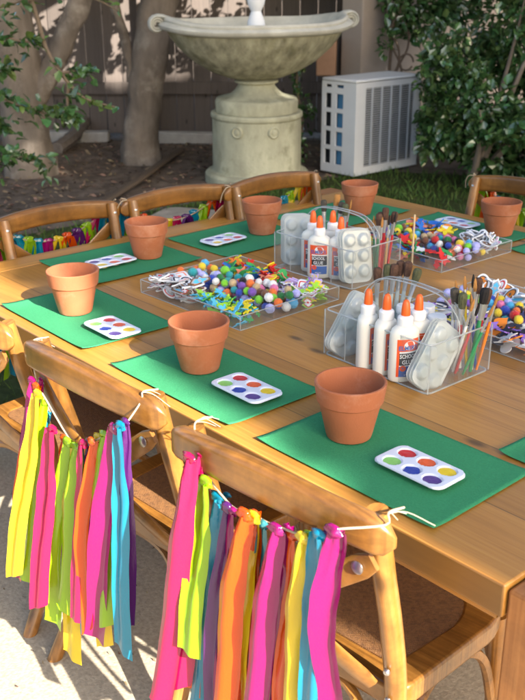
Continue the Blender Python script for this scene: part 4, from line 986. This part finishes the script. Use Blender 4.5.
# ---- brushes
m_fer = mat('ferrule_silver', (.62,.63,.64), .3, .5, metal=.8); m_tan = mat('bristle_tan', (.42,.20,.06), .8, .2, bump=(500,.6)); m_dark = mat('bristle_grey', (.085,.075,.06), .9, .2, bump=(500,.8), var=(80,.3)); m_blk = mat('bristle_black', (.02,.018,.018), .8, .2)
m_brn = mat('bristle_brown', (.12,.065,.045), .9, .2, bump=(500,.8), var=(80,.3)); m_olv = mat('bristle_olive', (.11,.115,.06), .9, .2, bump=(500,.8), var=(80,.3))
BR = dict(tan=m_tan, grey=m_dark, black=m_blk, brown=m_brn, olive=m_olv)
HC = {'white':(.75,.75,.74),'red':(.50,.02,.03),'green':(.03,.26,.10),'yellow':(.75,.52,.03),'orange':(.75,.20,.02),'blue':(.03,.12,.5),'wood':(.50,.30,.13),'clear':(.62,.68,.66)}
def brush(base, tip, hc, br, fat, label, group, L=None):
    b, tp = Vector(base), Vector(tip); d = (tp-b); Ln = d.length
    t = thing('paintbrush', label, 'paintbrush', (b.x, b.y, b.z), (0,0,0), group); t.rotation_euler = d.to_track_quat('Z', 'Y').to_euler()
    rb = .0066 if fat else .0032; hl = .026 if fat else .024; fl = .030; zb = Ln-hl; zf = zb-fl; mh = mat('brush_handle_'+hc, HC[hc], .35, .5, trans=.25 if hc == 'clear' else 0)
    g = MB(); rh = .0042 if fat else .0030; g.lathe([(0,0),(rh*.7,.001),(rh*.9,.02),(rh*1.1,zf*.6),(rh*.85,zf),(0,zf)], 12); g.build('handle', mh, t)
    g = MB(); g.lathe([(rh*.9,zf-.001),(rh*.95,zf+.004),(rb*.78,zf+fl*.7),(rb*.82,zb),(0,zb)], 12, sy=1 if fat else .8); g.build('ferrule', m_fer, t)
    g = MB()
    if fat: pr = [(rb*.85,zb-.001),(rb*1.05,zb+hl*.35),(rb*1.12,zb+hl*.75),(rb*1.0,zb+hl*.96),(rb*.6,zb+hl*1.03),(0,zb+hl)]
    else: pr = [(rb*.8,zb-.001),(rb*1.1,zb+hl*.3),(rb*.85,zb+hl*.65),(rb*.4,zb+hl*.92),(0,zb+hl)]
    g.lathe(pr, 26, sy=1 if fat else .75); g.v = [(vx*(1+.10*math.sin(i*2.4)), vy*(1+.10*math.sin(i*2.4)), vz) for i, (vx, vy, vz) in enumerate(g.v)]; g.build('bristles', BR[br], t, smooth=60); return t
GR = 'paintbrushes at the front caddy\'s right end'; GL = 'thick brushes at the front caddy\'s left back'; GF = 'paintbrushes in the rear caddy'
Z0 = HT+.004
def bw(C, lx, ly): x, y = w2(C, lx, ly); return (x, y, Z0)
def tipw(C, lx, ly, z): x, y = w2(C, lx, ly); return (x, y, HT+z)
for (bx, by, tx, ty, z, hc, br, fat, what) in (
    (.085,.030,.073,.030,.150,'white','tan',0,'thin tan-tipped brush at the left of the bunch beside the jars'),
    (.090,.045,.083,.022,.155,'white','grey',1,'thick grey brush second from left'),
    (.100,.050,.072,.062,.168,'yellow','tan',0,'tan-tipped brush with yellow handle standing tall'),
    (.095,.030,.103,.020,.152,'red','olive',1,'thick olive-grey brush at the front of the bunch'),
    (.105,.060,.084,.070,.172,'wood','black',0,'tallest black-tipped brush at the back of the bunch'),
    (.108,.055,.096,.060,.170,'white','tan',0,'broad tan-tipped brush towering over the bunch'),
    (.092,.022,.128,.018,.150,'white','tan',0,'long white-handled brush crossing the bunch diagonally'),
    (.112,.045,.122,.055,.158,'green','black',1,'thick black-bristled brush on the right of the bunch'),
    (.100,.018,.130,.032,.140,'red','black',0,'slim bright red brush on the right of the bunch'),
    (.112,.024,.150,.044,.140,'green','tan',0,'green-handled thin brush leaning farthest right'),
    (.088,.062,.062,.050,.160,'white','tan',0,'white-handled tan brush leaning left beside the tall yellow one'),(.108,.066,.104,.040,.148,'blue','tan',0,'blue-handled tan brush in the middle of the bunch'),(.094,.056,.090,.078,.164,'white','brown',1,'thick brown brush with white handle at the back of the bunch'),(.114,.060,.138,.070,.152,'orange','tan',0,'orange-handled tan brush at the bunch\'s right rear'),
    (.098,.066,.112,.078,.150,'red','brown',1,'thick brown brush half hidden at the rear of the bunch')):
    brush(bw(C1,bx,by), tipw(C1,tx,ty,z), hc, br, fat, what+' in the front caddy', GR)
for (bx, by, tx, ty, z, br, what) in ((-.100,.030,-.098,.026,.150,'brown','thick brown brush leftmost of the six at the handle\'s left'),(-.095,.040,-.082,.036,.158,'olive','thick olive brush second of the six left of the handle'),
    (-.085,.045,-.070,.040,.160,'brown','broad brown brush third of the six left of the handle'),(-.08,.055,-.068,.055,.164,'brown','dark brown thick brush fourth of the six left of the handle'),(-.075,.060,-.050,.056,.166,'brown','thick brown brush fifth of the six, just over the handle'),(-.07,.055,-.022,.050,.160,'olive','dark olive brush leaning right over the handle')):
    brush(bw(C1,bx,by), tipw(C1,tx,ty,z), 'clear', br, 1, what+' in the front caddy', GL)
for (bx, by, tx, ty, z, hc, br, fat, what) in (
    (.080,.030,.072,.020,.140,'white','tan',0,'thin tan brush leftmost of the right-hand bunch'),(.085,.040,.078,.038,.142,'green','tan',0,'green-handled tan brush in the right-hand bunch'),
    (.085,.050,.080,.060,.146,'white','brown',1,'thick brown brush at the back of the right-hand bunch'),(.095,.035,.092,.040,.148,'green','brown',1,'thick dark brown brush in the middle of the right-hand bunch'),
    (.100,.045,.098,.055,.160,'red','brown',1,'tall broad brown brush in the right-hand bunch'),(.105,.030,.110,.030,.146,'red','tan',0,'red-handled tan brush in the right-hand bunch'),
    (.110,.045,.118,.045,.150,'wood','black',0,'wooden brush with black tip in the right-hand bunch'),(.108,.055,.124,.060,.155,'red','black',0,'red brush with black tip at the bunch\'s right edge'),(.100,.060,.112,.072,.150,'white','brown',1,'thick brown brush at the bunch\'s far right rear'),
    (-.075,.050,-.060,.066,.165,'orange','tan',1,'fat orange brush left at the back'),(-.070,.035,-.085,.045,.150,'clear','grey',1,'dark bushy brush at the far left'),
    (-.05,.045,-.040,.060,.150,'blue','grey',1,'blue-handled grey brush behind the orange tips'),(-.035,.05,-.015,.066,.160,'red','tan',0,'red brush with orange tip behind the bottles'),(-.03,.06,-.02,.05,.150,'yellow','olive',1,'yellow-handled dark brush behind the bottles')):
    brush(bw(C2,bx,by), tipw(C2,tx,ty,z), hc, br, fat, what+' in the rear caddy', GF)
g = MB(); g.tube([(-.905,.915,HT+.003),(-.948,.968,HT+.108)], .0022, 8)
tag(g.build('wooden_stick', mat('bamboo', (.62,.46,.26), .6)), 'thin pale wooden stick leaning upright against the pom-pom tray behind the rear caddy', 'stick')

# ---- pom-poms
PP = {'red':(.55,.03,.03),'orange':(.80,.20,.04),'yellow':(.78,.60,.04),'lime green':(.22,.60,.04),'dark green':(.03,.20,.06),'sky blue':(.08,.42,.68),'royal blue':(.03,.07,.42),'lavender':(.48,.48,.82),'purple':(.20,.09,.42),'pink':(.75,.22,.42),'brown':(.20,.085,.045),'tan':(.55,.42,.24),'white':(.78,.78,.76),'black':(.025,.022,.022),'teal':(.03,.35,.38)}
def pom_mesh(seed):
    """soft ball: a lumpy core under a coat of short radiating fibres"""
    rng = random.Random(seed); bm = bmesh.new(); bmesh.ops.create_icosphere(bm, subdivisions=3, radius=1)
    for v in bm.verts:
        n_ = v.co.normalized(); v.co = n_*(.86+.10*noise.noise(n_*4+Vector((seed*3.1,0,0))))
    for f in bm.faces: f.smooth = True
    for _ in range(900):
        n_ = Vector((rng.gauss(0,1), rng.gauss(0,1), rng.gauss(0,1))).normalized(); s_ = n_.cross(Vector((rng.gauss(0,1), rng.gauss(0,1), rng.gauss(0,1)))).normalized()
        r1 = .92+.10*noise.noise(n_*4+Vector((seed*3.1,0,0)))+rng.uniform(0,.13); tip = n_*r1+s_*rng.uniform(-.10,.10)
        a_ = [bm.verts.new(n_*.78+s_*.05), bm.verts.new(n_*.78-s_*.05), bm.verts.new(tip)]; bm.faces.new(a_)
    me = bpy.data.meshes.new('pom_pom'); bm.to_mesh(me); bm.free(); return me
PM = {}
def pom_me(c, s):
    if (c, s) not in PM:
        me = pom_mesh(s+hash_(c)); me.materials.append(mat('pom_'+c.replace(' ', '_'), PP[c], .95, .05, sheen=.6, var=(60,.18))); PM[(c, s)] = me
    return PM[(c, s)]
def hash_(s): return sum(ord(ch)*(i+1) for i, ch in enumerate(s)) % 97
def tw(T, x, y): return (T[0]+x*math.cos(T[2])-y*math.sin(T[2]), T[1]+x*math.sin(T[2])+y*math.cos(T[2]))
POMS = []; SEEN = set()
def place_label(x, y, T, W, D):
    c = 'left' if x < -W/6 else ('right' if x > W/6 else 'middle'); return c
def poms(T, x0, x1, y0, y1, n, where, grp, rng, layers=((.0125,1.0),(.027,.8)), cols=None, rad=(.0088,.0122)):
    cols = cols or list(PP); out = []
    for z, share in layers:
        tries = 0; m_ = 0
        while m_ < n*share and tries < 3000:
            tries += 1; r = rng.uniform(*rad); x, y = rng.uniform(x0+r, x1-r), rng.uniform(y0+r, y1-r)
            zz = z+rng.uniform(-.002,.003)
            if any((x-a)**2+(y-b)**2+(zz-c)**2 < (.93*(r+q))**2 for a, b, c, q, _ in out): continue
            out.append((x, y, zz, r, rng.choice(cols))); m_ += 1
    for i, (x, y, z, r, c) in enumerate(out):
        o = bpy.data.objects.new('pom_pom', pom_me(c, i % 2)); COL.objects.link(o); X, Y = tw(T, x, y); o.location = (X, Y, HT+.0025+z); o.scale = (r, r, r*.95)
        o.rotation_euler = (rng.uniform(0,6), rng.uniform(0,6), rng.uniform(0,6)); 
        near = sorted((k for k in range(len(out)) if k != i), key=lambda k: sum((out[k][q]-out[i][q])**2 for q in range(3)))
        size = 'big' if r > .0112 else ('small' if r < .0096 else 'fluffy')
        for m_ in (2, 3, 4):
            nb = [out[k][4] for k in near[:m_]]
            lab = f'{size} {c} pom-pom beside ' + ', '.join(nb[:-1]) + ' and ' + nb[-1] + f' ones in the {where}'
            if lab not in LABELS: break
        lab = ' '.join(lab.split()[:16]); tag(o, lab, 'pom-pom', grp)
rng = random.Random(11)
poms(T1, -.163,.163,-.050,.043, 78, 'left tray', 'pom-poms in the left tray', rng, ((.0125,.8),(.024,.8),(.033,.5)))
poms(T2, -.158,.158,-.043,.048, 64, 'rear tray', 'pom-poms in the rear tray', rng, ((.0125,.9),(.026,.6)))
poms(T3, -.163,.163,-.043,.050, 66, 'right tray', 'pom-poms in the right tray', rng, ((.0125,.9),(.026,.7)))

# ---- foam and card shapes
def star(n=5, r=1, q=.45): return [((r if k % 2 == 0 else r*q)*math.cos(PI/2+k*PI/n), (r if k % 2 == 0 else r*q)*math.sin(PI/2+k*PI/n)) for k in range(2*n)]
def flower(n=5): return [((.72+.28*math.cos(n*q))*math.cos(q), (.72+.28*math.cos(n*q))*math.sin(q)) for q in [2*PI*k/40 for k in range(40)]]
def oval(): return [(math.cos(q), .62*math.sin(q)) for q in [2*PI*k/26 for k in range(26)]]
def heart(): return [(.062*16*math.sin(q)**3, .062*(13*math.cos(q)-5*math.cos(2*q)-2*math.cos(3*q)-math.cos(4*q))) for q in [2*PI*k/32 for k in range(32)]]
def bfly(): return [((.55+.45*abs(math.cos(2*q)))*math.cos(q)*(1 if math.cos(q) else 1), (.35+.65*abs(math.sin(2*q)))*math.sin(q)) for q in [2*PI*k/40 for k in range(40)]]
def gecko(): return [(-1,.1),(-.55,.16),(-.6,.55),(-.42,.55),(-.3,.2),(.3,.22),(.42,.6),(.6,.55),(.52,.2),(.85,.25),(1.05,0),(.85,-.22),(.52,-.2),(.62,-.55),(.42,-.6),(.3,-.22),(-.3,-.2),(-.45,-.55),(-.62,-.5),(-.55,-.16),(-1,-.05)]
def fish(): return [(.9*math.cos(q)+(.0), .5*math.sin(q)) for q in [PI*.12+ (2*PI-.24*PI)*k/20 for k in range(21)]][:11]+[(-.75,.1),(-1.15,.4),(-1.1,0),(-1.15,-.4),(-.75,-.1)]+[(.9*math.cos(q), .5*math.sin(q)) for q in [PI*1.12+.88*PI*k/8 for k in range(9)]]
def leafsh(): return [(1,0),(.5,.42),(.1,.3),(-.2,.55),(-.4,.25),(-1,.12),(-1,-.12),(-.4,-.25),(-.2,-.55),(.1,-.3),(.5,-.42)]
SH = {'star':star(), 'flower':flower(), 'oval':oval(), 'heart':heart(), 'butterfly':bfly(), 'lizard':gecko(), 'leaf':leafsh(), 'daisy':flower(7)}
FC = {'white':(.75,.76,.78),'purple':(.30,.16,.55),'lilac':(.52,.40,.75),'lime':(.35,.68,.06),'yellow':(.82,.65,.03),'red':(.62,.03,.03),'green':(.05,.33,.09),'blue':(.03,.16,.55),'sky blue':(.10,.48,.72),'orange':(.82,.24,.03),'salmon':(.82,.28,.18),'silver':(.60,.58,.58),'black':(.03,.03,.05),'brown':(.17,.10,.06),'pink':(.78,.25,.45),'grey':(.38,.40,.44)}
SM = {}
def shape_me(kind, c, inner, size):
    key = (kind, c, inner)
    if key in SM: return SM[key]
    g = MB(); ol = SH[kind]
    g.cur = 0; g.prism(ol, -.05, .05)
    if inner:
        g.cur = 1; g.prism([(x*.80, y*.78) for x, y in ol], .05, .062)
        g.cur = 2; g.prism([(x*.62, y*.58) for x, y in ol], .062, .07); g.cur = 1
        g.prism([(.16*math.cos(q), .16*math.sin(q)) for q in [2*PI*k/10 for k in range(10)]], .07, .078)
        ms = [mat('foam_'+c.replace(' ','_'), FC[c], .75, .3), mat('foam_'+inner[0].replace(' ','_'), FC[inner[0]], .75, .3), mat('foam_'+inner[1].replace(' ','_'), FC[inner[1]], .75, .3)]
    else: ms = [mat('foam_'+c.replace(' ','_'), FC[c], .75, .3)]
    o = g.build('foam_shape', ms, smooth=0); me = o.data; bpy.data.objects.remove(o); SM[key] = me; return me
def shapes(T, x0, x1, y0, y1, n, kinds, cols, inners, where, grp, rng, zmax=.026, size=(.012,.019), tilt=.45, name='foam_shape', noun='foam'):
    rec = []
    for i in range(n):
        s = rng.uniform(*size); x, y = rng.uniform(x0+s*.7, x1-s*.7), rng.uniform(y0+s*.7, y1-s*.7); z = .002+zmax*(i/n)**.8+rng.uniform(0,.003)
        k = rng.choice(kinds); c = rng.choice(cols); inn = rng.choice(inners) if inners else None
        me = shape_me(k, c, inn, s); o = bpy.data.objects.new(f'{noun}_{k}', me); COL.objects.link(o); X, Y = tw(T, x, y)
        o.location = (X, Y, HT+.003+z); o.scale = (s, s, s*1.2); o.rotation_euler = (rng.gauss(0,tilt), rng.gauss(0,tilt), rng.uniform(0,6.28)); rec.append((o, x, y, z, k, c, inn))
    for i, (o, x, y, z, k, c, inn) in enumerate(rec):
        near = sorted((q for q in range(n) if q != i), key=lambda q: (rec[q][1]-x)**2+(rec[q][2]-y)**2)
        desc = f'{c} {noun} {k}' + (f' printed {inn[0]} and {inn[1]}' if inn else '')
        for m_ in (1, 2):
            nb = ' and '.join(f'{rec[q][5]} {rec[q][4]}' for q in near[:m_]); lab = f'{desc} by the {nb}, {where}'
            if lab not in LABELS: break
        tag(o, ' '.join(lab.split()[:16]), f'{noun} {k}', grp)
WI = [('grey','white'),('red','white'),('black','white'),('grey','sky blue'),('pink','white'),('grey','white'),('salmon','white'),('grey','brown'),('brown','white'),('brown','orange'),('grey','red')]
shapes(T1, -.162,-.022,-.138,-.055, 70, ['butterfly','flower','oval','leaf'], ['white','white','white','brown','grey'], WI, 'left tray', 'white printed card shapes in the left tray', rng, .034, (.018,.030), .28, noun='card', name='card_shape')
shapes(T1, -.016,.162,-.138,-.055, 66, ['lizard','leaf','flower'], ['sky blue','lime','yellow','lime','sky blue','green'], None, 'left tray front', 'bright foam lizards and leaves in the left tray', rng, .028, (.012,.020), .5)
shapes(T1, -.162,.058,.048,.138, 84, ['leaf','lizard','star','butterfly','oval'], ['red','green','blue','orange','yellow','lilac','salmon','green','red'], None, 'left tray rear', 'foam shapes at the back of the left tray', rng, .030, (.012,.021), .55)
shapes(T1, .064,.162,.048,.138, 54, ['flower','daisy','butterfly','lizard'], ['lilac','white','lime','purple','white','yellow'], [('lilac','yellow'),('purple','white'),('lime','lime'),('red','white'),('yellow','lilac')], 'left tray right', 'foam flowers in the right part of the left tray', rng, .028, (.015,.023), .4)
shapes(T2, -.158,.158,-.134,-.048, 84, ['leaf','lizard','star','leaf'], ['red','green','red','green','red','white','salmon','black','blue','yellow'], None, 'rear tray front', 'red and green foam shapes in the rear tray', rng, .030, (.013,.022), .5)
shapes(T2, -.158,.026,.053,.134, 42, ['oval','flower','leaf'], ['salmon','orange','salmon','brown','blue','yellow','white'], None, 'rear tray back', 'salmon and orange foam shapes in the rear tray', rng, .030, (.015,.024), .35)
shapes(T2, .034,.158,.053,.134, 36, ['butterfly','oval','flower'], ['white'], WI, 'rear tray right', 'white printed card shapes in the rear tray', rng, .030, (.018,.028), noun='card', name='card_shape')
shapes(T3, -.162,-.003,-.138,-.048, 64, ['star','star','oval'], ['silver','silver','purple','black','yellow','white','purple'], None, 'right tray front', 'foil stars in the right tray', rng, .026, (.014,.023), .35)
shapes(T3, .003,.162,-.138,-.048, 36, ['star','star','heart'], ['silver','black','orange','purple'], None, 'right tray far right', 'stars at the right end of the right tray', rng, .026, (.014,.022), .35)
shapes(T3, -.162,.162,.056,.138, 44, ['butterfly','oval','leaf'], ['white'], WI, 'right tray back', 'white printed card shapes in the right tray', rng, .030, (.019,.030), noun='card', name='card_shape')
